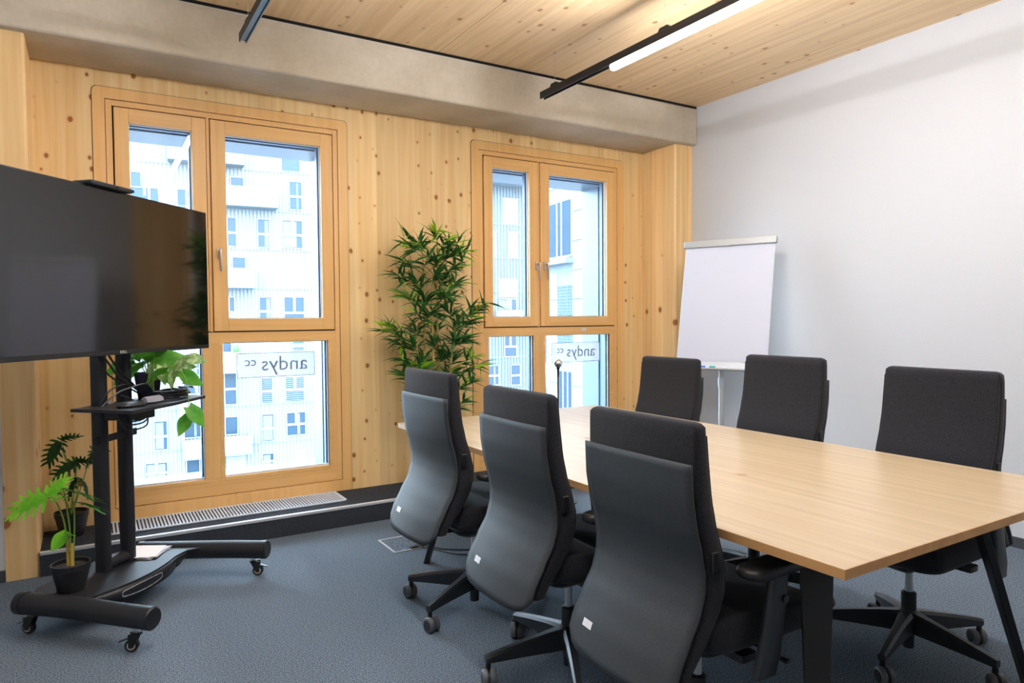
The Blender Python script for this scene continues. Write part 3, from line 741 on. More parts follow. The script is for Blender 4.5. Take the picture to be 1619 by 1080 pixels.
def skirt_pt(s, h):
    x, y = skirt(s); return (x, y - 0.0045 + 0.002 * h, 0.152 - 0.062 * h)
ov = [skirt_pt(0.42 + 0.20 * a, 0.50 + 0.30 * b_) for a, b_ in [(max(-1, min(1, 1.25 * cos(radians(t)))), sin(radians(t))) for t in range(0, 360, 15)]]
MB().tube(ov + [ov[0]], 0.0022, 6, cap=False).build('slot_rim', m_alu, cart)
MB().add(ov, [tuple(range(len(ov)))]).build('slot', m_black_gap, cart, smooth=0)
ov = [skirt_pt(0.86 + 0.06 * cos(radians(t)), 0.5 + 0.28 * sin(radians(t))) for t in range(0, 360, 20)]
MB().add(ov, [tuple(range(len(ov)))]).build('slot', m_black_gap, cart, smooth=0)
ov = [skirt_pt(0.10 + 0.05 * cos(radians(t)), 0.5 + 0.26 * sin(radians(t))) for t in range(0, 360, 20)]
MB().add(ov, [tuple(range(len(ov)))]).build('slot', m_black_gap, cart, smooth=0)
for s_ in (0.355, 0.505):
    mb = MB().loft([[(s_ + a, 0.455 + b_, z) for a, b_ in rrect(0.026, 0.034, 0.022, 5)] for z in (0.155, 1.80)])
    mb.build('post', m_cartblack, cart, smooth=50)
MB().tube([(0.36, 0.455, 0.185), (0.50, 0.455, 0.185)], 0.03, 16).build('post_tie', m_cartblack, cart, smooth=50)
mb = MB().obox((0.43, 0.44, 0.775), (0.13, 0, 0.004), (0, 0.006, 0), (0, 0, 0.016)); mb.build('cross_bar', m_cartblack, cart, smooth=0, bevel=0.002)
# television mount
MB().box(0.18, 0.66, 0.385, 0.418, 1.36, 1.42).box(0.18, 0.66, 0.385, 0.418, 1.62, 1.68).build('mount_rail', m_powder, cart, smooth=0)
MB().box(0.26, 0.30, 0.340, 0.386, 1.28, 1.78).box(0.52, 0.56, 0.340, 0.386, 1.28, 1.78).build('mount_arm', m_powder, cart, smooth=0)
# shelf
shelf = [(0.205, 0.15), (0.80, 0.225), (0.80, 0.50), (0.215, 0.475)]
MB().prism([(0.205, 0.15), (0.50, 0.175), (0.795, 0.225), (0.79, 0.48), (0.53, 0.50), (0.215, 0.475)], 0.915, 0.930).build('shelf', m_cartblack, cart, smooth=0, bevel=0.002)
MB().prism([(0.38, 0.28), (0.50, 0.28), (0.52, 0.44), (0.34, 0.44)], 0.86, 0.916).build('shelf_bracket', m_powder, cart, smooth=0, bevel=0.004)
# loose cables hanging behind the screen and under the shelf belong to the cart
def cable(pts, r=0.0035, m=None, parent=None, name='cable'):
    P = [Vector(p) for p in pts]; out = []
    for i in range(len(P) - 1):
        p0, p1, p2, p3 = P[max(i - 1, 0)], P[i], P[i + 1], P[min(i + 2, len(P) - 1)]
        for k in range(6):
            t = k / 6; out.append(0.5 * ((2 * p1) + (-p0 + p2) * t + (2 * p0 - 5 * p1 + 4 * p2 - p3) * t * t + (-p0 + 3 * p1 - 3 * p2 + p3) * t ** 3))
    out.append(P[-1]); return MB().tube(out, r, 7).build(name, m or m_cable, parent)
cable([(0.30, 0.40, 1.18), (0.33, 0.38, 1.13), (0.40, 0.38, 1.05), (0.50, 0.38, 0.99), (0.56, 0.38, 0.935)], 0.005, parent=cart)
cable([(0.34, 0.40, 1.18), (0.40, 0.385, 1.09), (0.48, 0.385, 1.02), (0.57, 0.385, 0.935)], 0.0045, parent=cart)
cable([(0.29, 0.40, 1.17), (0.31, 0.39, 1.10), (0.39, 0.39, 1.04), (0.52, 0.39, 0.97)], 0.004, parent=cart)
cable([(0.30, 0.40, 0.93), (0.33, 0.38, 0.995), (0.41, 0.37, 1.02), (0.50, 0.38, 1.0), (0.57, 0.38, 0.935)], 0.004, parent=cart)
cable([(0.29, 0.38, 0.932), (0.34, 0.35, 0.985), (0.43, 0.35, 1.005), (0.55, 0.36, 1.01), (0.60, 0.37, 0.94)], 0.0035, m_cable_g, parent=cart)
cable([(0.40, 0.38, 0.97), (0.44, 0.37, 0.955), (0.47, 0.36, 0.933)], 0.0035, parent=cart)
for k, zz in enumerate((0.865, 0.85, 0.835, 0.812)):
    cable([(0.33, 0.34, 0.90), (0.36, 0.32, zz + 0.01), (0.45, 0.32, zz), (0.52, 0.34, zz + 0.015), (0.56, 0.38, 0.90)], 0.0038, parent=cart)

def cart_to_world(s, y, z): return A0 + cu_ * s - cn_ * y + Vector((0, 0, z))
CR = atan2(cu_.y, cu_.x)

# television
tv = empty('television', cart_to_world(0.343, 0.32, 1.165)); tv.rotation_euler.z = CR + radians(1.8)
tag(tv, 'large black flat-screen television, switched off, on the wheeled cart', 'television')
TW, TH = 0.632, 0.728
mb = MB().box(-TW, TW, -0.012, 0.012, 0, TH); mb.build('housing', m_bezel, tv, smooth=0, bevel=0.003)
MB().box(-TW + 0.005, TW - 0.005, -0.0128, -0.0118, 0.021, TH - 0.006).build('screen', m_screen, tv, smooth=0)
MB().box(-0.42, 0.42, 0.012, 0.048, 0.10, 0.60).build('rear_cover', m_plast, tv, smooth=0, bevel=0.01)
text('logo', 'DELL', 0.017, m_logo, tv, (-0.0, -0.0135, 0.0105), (radians(90), 0, 0))
for c_ in tv.children:
    if c_.name.startswith('logo'): c_.scale = (1.15, 1, 1)
cable([(TW - 0.02, 0.0, TH - 0.2)] * 2, 0.001, parent=tv) if False else None
# camera bar on the top edge
wc = empty('camera_bar', cart_to_world(0.37 - 0.10, 0.33, 1.165 + TH)); wc.rotation_euler.z = CR + radians(1.8)
tag(wc, 'flat black camera bar resting on top edge of the television', 'camera')
MB().loft([[(a, b_ - 0.01, z) for a, b_ in rrect(0.125 - i_, 0.052 - i_, 0.012, 3)] for z, i_ in ((0.0005, 0.004), (0.006, 0.0), (0.014, 0.0), (0.018, 0.004))]).build('housing', m_plast2, wc, smooth=40)
MB().tube([(0.02, -0.064, 0.009), (0.02, -0.060, 0.009)], 0.006, 12).build('lens', m_screen, wc)
MB().box(0.105, 0.124, -0.062, -0.045, 0.003, 0.015).build('end_piece', mat('dark_blue_plastic', '#1a2a66', 0.3), wc, bevel=0.002)

# ------------------------------------------------------------------ leaves
def leaf_mesh(name, kind, L=0.12, W=0.03, m=None, fold=0.25, droop=0.15):
    """leaf along +x from origin, lying near the xy plane"""
    mb = MB()
    if kind == 'lance':
        rows = []
        for i in range(7):
            t = i / 6; wv = W * sin(pi * t ** 0.75) * (1 - 0.15 * t) if 0 < t < 1 else 0.0008
            z = -droop * L * t * t
            rows.append([(L * t, -wv, z + fold * wv), (L * t, 0, z), (L * t, wv, z + fold * wv)])
        mb.grid(rows)
    elif kind == 'heart':
        rows = []
        for i in range(10):
            t = i / 9
            wv = W * (sin(pi * min(1, (t + 0.10) * 0.92)) ** 0.62) * (1 - t) ** 0.33 if t < 1 else 0.001
            back = -0.16 * L if i == 0 else 0
            z = -droop * L * t * t
            rows.append([(L * t + back * 0.9, -wv, z + fold * wv * 0.6), (L * t + back * 0.3, -wv * 0.5, z + fold * wv * 0.45), (L * t, 0, z), (L * t + back * 0.3, wv * 0.5, z + fold * wv * 0.45), (L * t + back * 0.9, wv, z + fold * wv * 0.6)])
        mb.grid(rows)
    else:   # split leaf with fingers on both sides of the midrib
        nf = 6
        mid = lambda t: (L * t, 0, -droop * L * t * t)
        # central blade
        rows = []
        for i in range(9):
            t = i / 8; wv = W * 0.42 * (sin(pi * min(1, t * 0.9 + 0.12)) ** 0.7)
            p = mid(t); rows.append([(p[0], -wv, p[2] + fold * wv), p, (p[0], wv, p[2] + fold * wv)])
        mb.grid(rows)
        for sd in (-1, 1):
            for k in range(nf):
                t = 0.03 + 0.86 * k / (nf - 1); p = mid(t)
                ln = W * (0.95 - 0.55 * abs(t - 0.35) ** 1.2 - 0.15 * t); wd = L * 0.058
                ang = radians(100 - 62 * t)
                dx, dy = cos(ang), sin(ang) * sd
                nx, ny = -dy * sd, dx * sd
                rws = []
                for i in range(5):
                    q = i / 4; w_ = wd * (1 - 0.15 * q) * (1 if q < 0.9 else 0.35)
                    bx = p[0] + dx * ln * q + 0.10 * L * q * q; by = dy * ln * q; bz = p[2] + fold * abs(by) * (1 - 0.6 * q) - 0.05 * L * q * q
                    rws.append([(bx - nx * w_, by - ny * w_, bz), (bx + nx * w_, by + ny * w_, bz)])
                mb.grid(rws)
    return mb.mesh(name, m, 0 if False else 60)

def place_leaf(me, parent, base, direction, roll=0.0, scale=1.0, name='leaf'):
    d = Vector(direction).normalized(); up = Vector((0, 0, 1))
    if abs(d.z) > 0.97: up = Vector((1, 0, 0))
    y = up.cross(d).normalized(); z = d.cross(y)
    R = Matrix((d, y, z)).transposed() @ Matrix.Rotation(roll, 3, 'X')
    o = bpy.data.objects.new(name, me); C.objects.link(o); o.parent = parent
    o.matrix_local = Matrix.Translation(Vector(base)) @ R.to_4x4() @ Matrix.Scale(scale, 4)
    return o

def pot_mesh(root, r1, r0, h, m=m_pot, soil=True, z=0.0):
    MB().lathe([(0.0, z), (r0, z), (r1 * 0.97, z + h * 0.78), (r1 * 1.0, z + h * 0.79), (r1 * 1.03, z + h), (r1 * 0.95, z + h), (r1 * 0.92, z + h * 0.8), (0.0, z + h * 0.8)], n=32).build('pot', m, root, smooth=40)
    if soil: MB().lathe([(0.0, z + h * 0.88), (r1 * 0.5, z + h * 0.875), (r1 * 0.94, z + h * 0.86)], n=24).build('soil', m_soil, root)

def stemtube(root, pts, r=0.003, m=None, name='stem'):
    return cable(pts, r, m or m_stem, root, name)

def wdir(px_right, px_up, depth=0.0):
    """direction given as picture-right / up / away components, as a world vector (plants face the room)"""
    rt = Vector((0.853, -0.521, 0)); fw = Vector((0.521, 0.853, 0))
    return rt * px_right + Vector((0, 0, px_up)) + fw * depth

# potted split-leaf plant on the cart base
b0 = cart_to_world(0.135, 0.415, 0.1605)
pl = empty('potted_plant', b0); tag(pl, 'young split-leaf plant in black pot standing on the cart base', 'plant')
pot_mesh(pl, 0.074, 0.052, 0.118)
MON = leaf_mesh('leaf', 'split', 0.16, 0.088, m_mon2, 0.18, 0.18); MON2 = leaf_mesh('leaf', 'split', 0.17, 0.09, m_mon, 0.15, 0.22)
HRT = leaf_mesh('leaf', 'heart', 0.10, 0.045, m_mon2, 0.2, 0.2)
q = wdir
s0 = Vector((0, 0, 0.10))
T1 = s0 + q(-0.095, 0.30, 0.0); T2 = s0 + q(-0.035, 0.33, 0.02); T3 = s0 + q(0.035, 0.285, -0.02); T4 = s0 + q(0.0, 0.15, -0.03)
stemtube(pl, [s0 + q(-0.01, 0), s0 + q(-0.02, 0.18), s0 + q(-0.06, 0.29), T1], 0.0035)
stemtube(pl, [s0, s0 + q(-0.0, 0.17), T2], 0.0032); stemtube(pl, [s0 + q(0.01, 0), s0 + q(0.02, 0.16), T3], 0.0032); stemtube(pl, [s0, s0 + q(0.0, 0.1), T4], 0.003)
stemtube(pl, [s0 + q(0.006, -0.01), s0 + q(0.008, 0.10)], 0.008, m_stem_y, 'cream_stem'); stemtube(pl, [s0 + q(-0.01, -0.01), s0 + q(-0.012, 0.11)], 0.006, m_stem_y, 'cream_stem')
place_leaf(MON, pl, T1 - q(0.0, 0, 0.0), q(-1.0, -0.30, -0.1), radians(-48), 1.0)
place_leaf(MON, pl, T1 + q(0.01, 0.0, 0.0), q(0.55, 0.85, 0.25), radians(60), 0.62)
place_leaf(MON2, pl, T2, q(0.9, -0.05, -0.2), radians(-25), 1.0)
place_leaf(MON2, pl, T3, q(1.0, -0.12, -0.1), radians(-20), 0.85)
place_leaf(HRT, pl, T3 + q(0.0, 0.02, -0.01), q(-0.9, 0.12, -0.4), radians(10), 0.9)
place_leaf(HRT, pl, T4, q(-0.5, -0.55, -0.3), radians(-50), 0.85); place_leaf(HRT, pl, T4 + q(0.01, 0.0, 0), q(0.5, 0.15, -0.3), radians(-40), 0.7)

# dark philodendron on the plinth
pl = empty('potted_plant', (-0.105, 4.545, ZP)); tag(pl, 'dark leafy plant in black pot standing on the carpeted step behind the cart', 'plant')
pot_mesh(pl, 0.082, 0.058, 0.135)
PHD = leaf_mesh('leaf', 'split', 0.20, 0.10, m_mon_d, 0.1, 0.35)
s0 = Vector((0, 0, 0.12)) + q(-0.0, 0)
for tip, mid_, ldir, rl, sc in ((q(-0.03, 0.41, -0.04), q(0.0, 0.2), q(-0.20, -0.66, -0.40), -50, 0.62), (q(-0.02, 0.42, -0.04), q(0.0, 0.2), q(1.0, 0.5, 0.1), -35, 0.5),
        (q(0.04, 0.29), q(0.02, 0.15), q(-0.55, -0.3, -0.5), -55, 0.6), (q(0.03, 0.29), q(0.02, 0.15), q(1, 0.25, 0), -50, 0.5),
        (q(0.125, 0.36), q(0.06, 0.16), q(0.75, 0.15, 0), -50, 0.45), (q(0.12, 0.35), q(0.06, 0.16), q(0.1, -0.9, -0.2), 30, 0.4),
        (q(0.05, 0.20), q(0.03, 0.1), q(0.7, -0.6, -0.2), -30, 0.6), (q(-0.06, 0.12), q(-0.03, 0.07), q(-0.7, -0.1, -0.7), -30, 0.25), (q(0.04, 0.20), q(0.03, 0.1), q(-0.6, -0.8, -0.2), 30, 0.55)):
    stemtube(pl, [s0, s0 + mid_, s0 + tip], 0.0028, m_mon_d if False else m_stem); place_leaf(PHD, pl, s0 + tip, ldir, radians(rl), sc)

# trailing pothos on the cart shelf
b0 = cart_to_world(0.60, 0.40, 0.9305)
pl = empty('potted_plant', b0); tag(pl, 'trailing heart-leaved plant in dark square-sided pot on the cart shelf', 'plant')
MB().loft([[(a * s_, b_ * s_, z) for a, b_ in rrect(0.06, 0.06, 0.02, 4)] for z, s_ in ((0, 0.72), (0.13, 1.0), (0.131, 0.93), (0.11, 0.9))], cap=True).build('pot', m_pot_blue, pl, smooth=40)
PO = leaf_mesh('leaf', 'heart', 0.135, 0.052, m_poth, 0.25, 0.35); PO2 = leaf_mesh('leaf', 'heart', 0.12, 0.05, m_poth2, 0.25, 0.3)
s0 = Vector((0, 0, 0.11))
for tip, ldir, rl, sc, me in ((q(-0.07, 0.13), q(-1, -0.25, -0.3), 20, 1.15, PO), (q(-0.06, 0.10), q(-0.8, -0.65, -0.3), 30, 1.1, PO), (q(-0.03, 0.16), q(-0.7, 0.5, 0.1), -30, 1.0, PO), (q(0.0, 0.17), q(0.8, 0.6, 0.2), 35, 1.15, PO),
        (q(0.02, 0.13), q(1, 0.25, 0.0), 35, 1.35, PO), (q(0.04, 0.12), q(1, 0.02, -0.1), 20, 1.4, PO), (q(0.06, 0.10), q(1, -0.28, -0.2), 20, 1.1, PO), (q(0.0, 0.12), q(-0.2, 0.25, -1), 0, 1.0, PO), (q(-0.02, 0.10), q(-0.55, -0.2, -0.9), 15, 1.0, PO),
        (q(0.05, 0.11, -0.05), q(-0.08, -1, -0.35), 5, 1.25, PO2), (q(0.09, 0.10, -0.04), q(0.35, -1, -0.3), 0, 0.9, PO2), (q(0.02, 0.15, -0.02), q(0.25, 0.5, -0.6), 0, 0.8, PO)):
    tip = Vector((tip.x, tip.y, tip.z * 0.55)); sc *= 0.85; rl = rl * 1.6 + 18
    stemtube(pl, [s0, s0 + tip * 0.5 + Vector((0, 0, 0.02)), s0 + tip], 0.0022); place_leaf(me, pl, s0 + tip, ldir, radians(rl), sc)
v1 = [s0, s0 + q(0.10, 0.05, -0.03), s0 + q(0.17, 0.04, -0.05), s0 + q(0.215, 0.0, -0.07), s0 + q(0.24, -0.10, -0.09), s0 + q(0.235, -0.19, -0.09)]
stemtube(pl, v1, 0.0022)
for p, ldir, sc, me in ((q(0.16, 0.04, -0.05), q(0.55, 0.75, -0.1), 0.75, PO2), (q(0.16, 0.03, -0.05), q(-0.35, -0.9, -0.3), 0.75, PO2), (q(0.20, 0.02, -0.06), q(0.9, -0.5, -0.2), 0.8, PO), (q(0.12, 0.03, -0.05), q(-0.9, -0.3, -0.3), 0.75, PO),
        (q(0.17, 0.05, -0.05), q(1, 0.1, 0.2), 0.7, PO2), (q(0.21, 0.09, -0.03), q(1, -0.05, -0.1), 0.75, PO2), (q(0.20, -0.02, -0.05), q(0.9, 0.05, 0.3), 0.6, PO2), (q(0.235, -0.185, -0.09), q(-0.5, -0.9, 0), 0.72, PO), (q(0.24, -0.14, -0.09), q(0.75, -0.8, 0.0), 0.85, PO), (q(0.13, 0.02, -0.06), q(0.3, -1, -0.1), 0.5, PO)):
    place_leaf(me, pl, s0 + p, ldir, random.uniform(0.8, 1.4), sc)

# ------------------------------------------------------------------ tall artificial bamboo
bx, by = 2.075, 4.47
bam = empty('bamboo_plant', (bx, by, ZP)); tag(bam, 'tall leafy green bamboo plant against the timber wall between the windows', 'plant')
pot_mesh(bam, 0.13, 0.10, 0.20)
canes = []
for (x0, y0, x1, y1, h) in ((-0.06, 0.0, -0.07, 0.0, 1.62), (0.04, 0.02, 0.05, 0.02, 1.74), (0.0, -0.04, -0.02, -0.02, 1.45), (0.07, -0.03, 0.16, -0.02, 1.25), (-0.05, -0.03, -0.14, -0.03, 1.05)):
    pts = [(x0 + (x1 - x0) * t, y0 + (y1 - y0) * t, 0.16 + (h - 0.16) * t) for t in (0, 0.25, 0.5, 0.75, 1)]
    MB().tube(pts, [0.011, 0.010, 0.009, 0.007, 0.004], 8).build('cane', m_bamboo, bam); canes.append(pts)
BL = leaf_mesh('leaf', 'lance', 0.15, 0.0108, m_bleaf, 0.3, 0.25); BY = leaf_mesh('leaf', 'lance', 0.15, 0.0115, m_bleaf2, 0.3, 0.2)
# spray tips (picture-right, height) read off the silhouette: x offset, z above plinth, spread, bright share
sprays = [(-0.26, 1.71, .55), (-0.20, 1.76, .5), (-0.12, 1.72, .2), (-0.02, 1.80, .8), (0.06, 1.74, .4), (0.20, 1.74, .8), (0.27, 1.68, .6), (0.14, 1.66, .1), (-0.20, 1.60, .1), (-0.08, 1.62, .1), (0.04, 1.60, .2), (0.22, 1.58, .1),
          (-0.24, 1.50, .1), (-0.14, 1.46, .2), (0.0, 1.50, .0), (0.12, 1.48, .1), (0.22, 1.45, .2), (-0.22, 1.35, .7), (-0.10, 1.34, .1), (0.06, 1.38, .1), (0.17, 1.36, .1), (-0.18, 1.24, .1), (-0.05, 1.25, 0), (0.10, 1.26, .1),
          (0.40, 1.30, .4), (0.34, 1.24, .3), (0.26, 1.18, .1), (0.16, 1.16, .1), (0.04, 1.14, .5), (-0.12, 1.13, 0), (-0.38, 1.16, .8), (-0.33, 1.11, .7), (-0.27, 1.04, .2), (-0.16, 1.02, 0), (0.0, 1.04, 0), (0.12, 1.05, 0), (0.25, 1.06, .1),
          (-0.22, 0.92, .1), (-0.14, 0.88, .7), (-0.24, 0.82, .4), (-0.06, 0.92, 0), (0.06, 0.94, 0), (0.16, 0.92, .1), (0.28, 0.92, .6), (0.33, 0.86, .2), (0.18, 0.82, .4), (0.08, 0.80, .1), (-0.08, 0.80, .2), (0.24, 0.74, .1), (-0.20, 0.72, .2),
          (0.12, 0.68, .2), (-0.04, 0.66, .1), (0.20, 0.60, .5), (0.02, 0.54, .1), (-0.14, 0.58, .1)]
loose = MB(); count = 0; rt = Vector((1, 0, 0))
def add_leaf_to(mb, me, base, direction, roll, sc, mi):
    d = Vector(direction).normalized(); up = Vector((0, 0, 1))
    if abs(d.z) > 0.97: up = Vector((1, 0, 0))
    y = up.cross(d).normalized(); z = d.cross(y); R = Matrix((d, y, z)).transposed() @ Matrix.Rotation(roll, 3, 'X')
    b_ = Vector(base); mb.cur = mi
    mb.add([b_ + R @ (v.co * sc) for v in me.vertices], [tuple(p.vertices) for p in me.polygons])
for (sx, sz, br) in sprays:
    # twig from the nearest cane
    best = min(canes, key=lambda c: abs(c[3][0] - sx) + (0.6 if c[-1][2] < sz - 0.12 else 0))
    zt = min(best[-1][2], sz - 0.10); t = max(0, min(1, (zt - 0.16) / (best[-1][2] - 0.16)))
    root_ = Vector((best[0][0] + (best[-1][0] - best[0][0]) * t, best[0][1] + (best[-1][1] - best[0][1]) * t, zt))
    tip = Vector((sx, random.uniform(-0.13, 0.09), sz))
    MB().tube([root_, root_.lerp(tip, 0.55) + Vector((0, 0, 0.015)), tip], [0.003, 0.002, 0.001], 5).build('twig', m_stem, bam)
    ax = (tip - root_).normalized()
    nl = 24
    for k in range(nl):
        f = random.uniform(0.35, 1.0); p = root_.lerp(tip, f)
        side = Vector((random.uniform(-1, 1), random.uniform(-0.8, 0.8), random.uniform(-0.45, 0.55))).normalized()
        d = (ax * random.uniform(0.3, 1.1) + side * 0.9).normalized()
        if by + p.y + d.y * 0.17 > YW - 0.03: d.y = -abs(d.y)
        bright = random.random() < br * 0.8 and f > 0.55
        sc = random.uniform(0.65, 1.1); rl = random.uniform(-0.9, 0.9)
        if k < 5: place_leaf(BY if bright else BL, bam, p, d, rl, sc); count += 1
        else: add_leaf_to(loose, BY if bright else BL, p, d, rl, sc, 1 if bright else 0)
o = loose.build('foliage', [m_bleaf, m_bleaf2], bam, smooth=60); o['kind'] = 'stuff'

# ------------------------------------------------------------------ flipchart
fc_t = radians(-22); fd = Vector((sin(fc_t), cos(fc_t), 0)); fnrm = Vector((-cos(fc_t), sin(fc_t), 0)); lean = radians(12)
TR = Vector((4.2765, 3.3035, 1.886)); down = Vector((0, 0, -1)) * cos(lean) + fnrm * sin(lean); outw = down.cross(fd); 
if outw.dot(fnrm) < 0: outw = -outw
fc = empty('flipchart_stand', (TR.x + fd.x * 0.35 + fnrm.x * 0.20, TR.y + fd.y * 0.35 + fnrm.y * 0.2, 0)); base = fc.location.copy()
tag(fc, 'white flipchart stand with grey clamp bar leaning towards the corner by the white wall', 'flipchart')
def fp(a, b_, c_): return TR + fd * a + down * b_ + outw * c_ - base          # along width, down, outwards
def fbox(a0, a1, b0_, b1_, c0, c1): 
    mb = MB(); c_ = fp((a0 + a1) / 2, (b0_ + b1_) / 2, (c0 + c1) / 2)
    return mb.obox(c_, fd * (a1 - a0) / 2, down * (b1_ - b0_) / 2, outw * (c1 - c0) / 2)
fbox(0.01, 0.69, 0.02, 0.985, -0.008, 0.004).build('board', m_board, fc, smooth=0, bevel=0.003)
fbox(-0.004, 0.704, -0.01, 0.045, -0.006, 0.026).build('clamp_bar', m_fc_metal, fc, smooth=0, bevel=0.006)
fbox(0.335, 0.365, 0.032, 0.048, 0.024, 0.030).build('clamp_knob', m_fc_metal, fc, bevel=0.003)
for k in range(3):
    fbox(0.016 + 0.001 * k, 0.686 - 0.001 * k, 0.040, 0.925 - 0.004 * k, 0.0045 + 0.0012 * k, 0.0053 + 0.0012 * k).build('paper_sheet', m_paper, fc, smooth=0)
fbox(0.0, 0.70, 0.978, 0.990, -0.004, 0.055).build('pen_tray', m_fc_metal, fc, smooth=0, bevel=0.002)
mid = fp(0.35, 0.9, -0.015); top_ = fp(0.35, 0.25, -0.02)
MB().tube([top_, mid, Vector((mid.x, mid.y, 0.42)), Vector((mid.x, mid.y, 0.03))], 0.018, 16).build('column', m_fc_metal, fc)
MB().tube([Vector((mid.x, mid.y, 0.86)), Vector((mid.x, mid.y, 0.80))], 0.023, 16).build('height_clamp', m_alu_dull, fc)
for k in range(3):
    a = radians(35 + 120 * k) + pi + fc_t
    e_ = Vector((mid.x + 0.30 * cos(a) * (0.6 if cos(a) > 0.3 else 1), mid.y + 0.30 * sin(a), 0.012))
    MB().tube([Vector((mid.x, mid.y, 0.16)), e_], [0.012, 0.010], 10).build('leg', m_fc_metal, fc)
def marker(a, m_, label, cap):
    p = TR + fd * a + down * 0.9715 + outw * 0.032
    t = empty('marker_pen', p); tag(t, label, 'pen', 'marker pens on the flipchart tray')
    MB().tube([-fd * 0.045, fd * 0.045], 0.0075, 10).build('barrel', m_white_tag, t); MB().tube([fd * 0.045, fd * 0.09], 0.0082, 10).build('cap', m_, t)
marker(0.40, m_blue_pen, 'blue-capped marker pen on the flipchart tray', 1)
marker(0.325, m_teal_pen, 'teal-capped marker pen on the flipchart tray', 1)

# ------------------------------------------------------------------ chrome ball on a thin black stand
cs = empty('ball_stand', (2.835, 4.02, 0)); tag(cs, 'thin black stand topped by a mirror chrome ball in front of the right window', 'stand')
bz = 0.99
MB().lathe([(0.0, 0.0), (0.13, 0.0), (0.13, 0.008), (0.02, 0.016), (0.006, 0.03), (0.006, bz - 0.10), (0.0085, bz - 0.045), (0.014, bz - 0.026)], n=24).build('stand', m_powder, cs)
MB().lathe([(0.030 * sin(pi * k / 14) if 0 < k < 14 else 0.0, bz - 0.030 * cos(pi * k / 14)) for k in range(15)], n=24).build('ball', m_chrome, cs, smooth=80)

# ------------------------------------------------------------------ floor box with cable
fb = empty('floor_box', (1.55, 3.765, 0)); tag(fb, 'square carpet-filled floor socket box with aluminium rim under the table end', 'floor box')
mb = MB()
for q_ in ('v', 'h'):
    if q_ == 'v': mb.box(-0.115, -0.105, -0.13, 0.13, 0.0, 0.004); mb.box(0.105, 0.115, -0.13, 0.13, 0, 0.004)
    else: mb.box(-0.105, 0.105, -0.13, -0.12, 0, 0.004); mb.box(-0.105, 0.105, 0.12, 0.13, 0, 0.004)
mb.build('rim', m_alu, fb, smooth=0); MB().box(-0.105, 0.105, -0.12, 0.12, 0.0, 0.003).build('carpet_inlay', m_carpet, fb, smooth=0)
MB().box(-0.01, 0.08, -0.125, -0.098, 0.003, 0.012).build('cable_outlet', m_plast, fb, smooth=0, bevel=0.002)
cb = empty('power_cable', (1.58, 3.64, 0)); tag(cb, 'grey cable running from the floor box towards the table', 'cable')
cable([(0.0, 0.0, 0.012), (0.02, -0.03, 0.012), (0.08, -0.10, 0.005), (0.13, -0.20, 0.005), (0.24, -0.30, 0.005), (0.42, -0.42, 0.005)], 0.004, m_cable_g, cb, 'cable_run')
cable([(0.02, 0.0, 0.012), (0.05, -0.02, 0.010), (0.10, -0.09, 0.005), (0.17, -0.15, 0.005), (0.30, -0.24, 0.005), (0.45, -0.40, 0.005)], 0.0035, m_cable, cb, 'cable_run')

# ------------------------------------------------------------------ things on the cart
def on_cart(name, s, y, z, label, cat, rz=0.0, group=None):
    e = empty(name, cart_to_world(s, y, z), CR + rz); tag(e, label, cat, group); return e
t = on_cart('flyer_stack', 0.62, 0.44, 0.1605, 'small pile of pale printed flyers lying on the cart base', 'papers', 0.25)
for k in range(6):
    o = MB().box(-0.105, 0.105, -0.074, 0.074, 0, 0.0018).build('flyer', m_grain_paper if k % 2 else m_paper, t, smooth=0); o.location = (random.uniform(-0.02, 0.02), random.uniform(-0.012, 0.012), 0.002 * k + 0.0001); o.rotation_euler.z = random.uniform(-0.2, 0.25)
t = on_cart('cable_bundle', 0.64, 0.285, 0.9305, 'tangled coil of thin black cables on the front of the cart shelf', 'cables')
for k in range(16):
    rx, ry = random.uniform(0.07, 0.125), random.uniform(0.02, 0.042); ph = random.uniform(0, 6.28); z0 = 0.006 + 0.0028 * k
    pts = [(rx * cos(a_ + ph) + 0.012 * sin(3 * a_), ry * sin(a_ + ph), max(0.005, z0 + 0.004 * sin(2 * a_ + k) - 0.0)) for a_ in [2 * pi * j / 12 for j in range(12)]]
    cable(pts, 0.0038, m_cable, t, 'cable_loop')
t = on_cart('grey_sleeve', 0.475, 0.275, 0.9305, 'crumpled grey cloth sleeve beside the cable coil on the shelf', 'sleeve')
MB().loft([[(x + a * 0.2, b_ * s_, 0.006 + max(0, c_) ) for a, b_, c_ in ((0, -0.035, -0.01), (0, 0.0, -0.01), (0, 0.035, -0.01), (0, 0.03, 0.018), (0, 0.0, 0.026), (0, -0.03, 0.016))] for x, s_ in ((-0.05, 0.5), (-0.02, 1.0), (0.02, 0.9), (0.05, 0.7))]).build('sleeve', mat('grey_cloth', '#8b8b92', 0.8), t, smooth=60)
t = on_cart('conference_speaker', 0.335, 0.265, 0.9305, 'flat oval grey speakerphone on the left of the cart shelf', 'speaker', 0.05)
MB().loft([[(0.075 * s_ * cos(a_), 0.05 * s_ * sin(a_), z) for a_ in [2 * pi * j / 24 for j in range(24)]] for z, s_ in ((0.0005, 0.9), (0.008, 1.0), (0.016, 0.95), (0.021, 0.75), (0.024, 0.3))]).build('body', m_plast2, t, smooth=60)

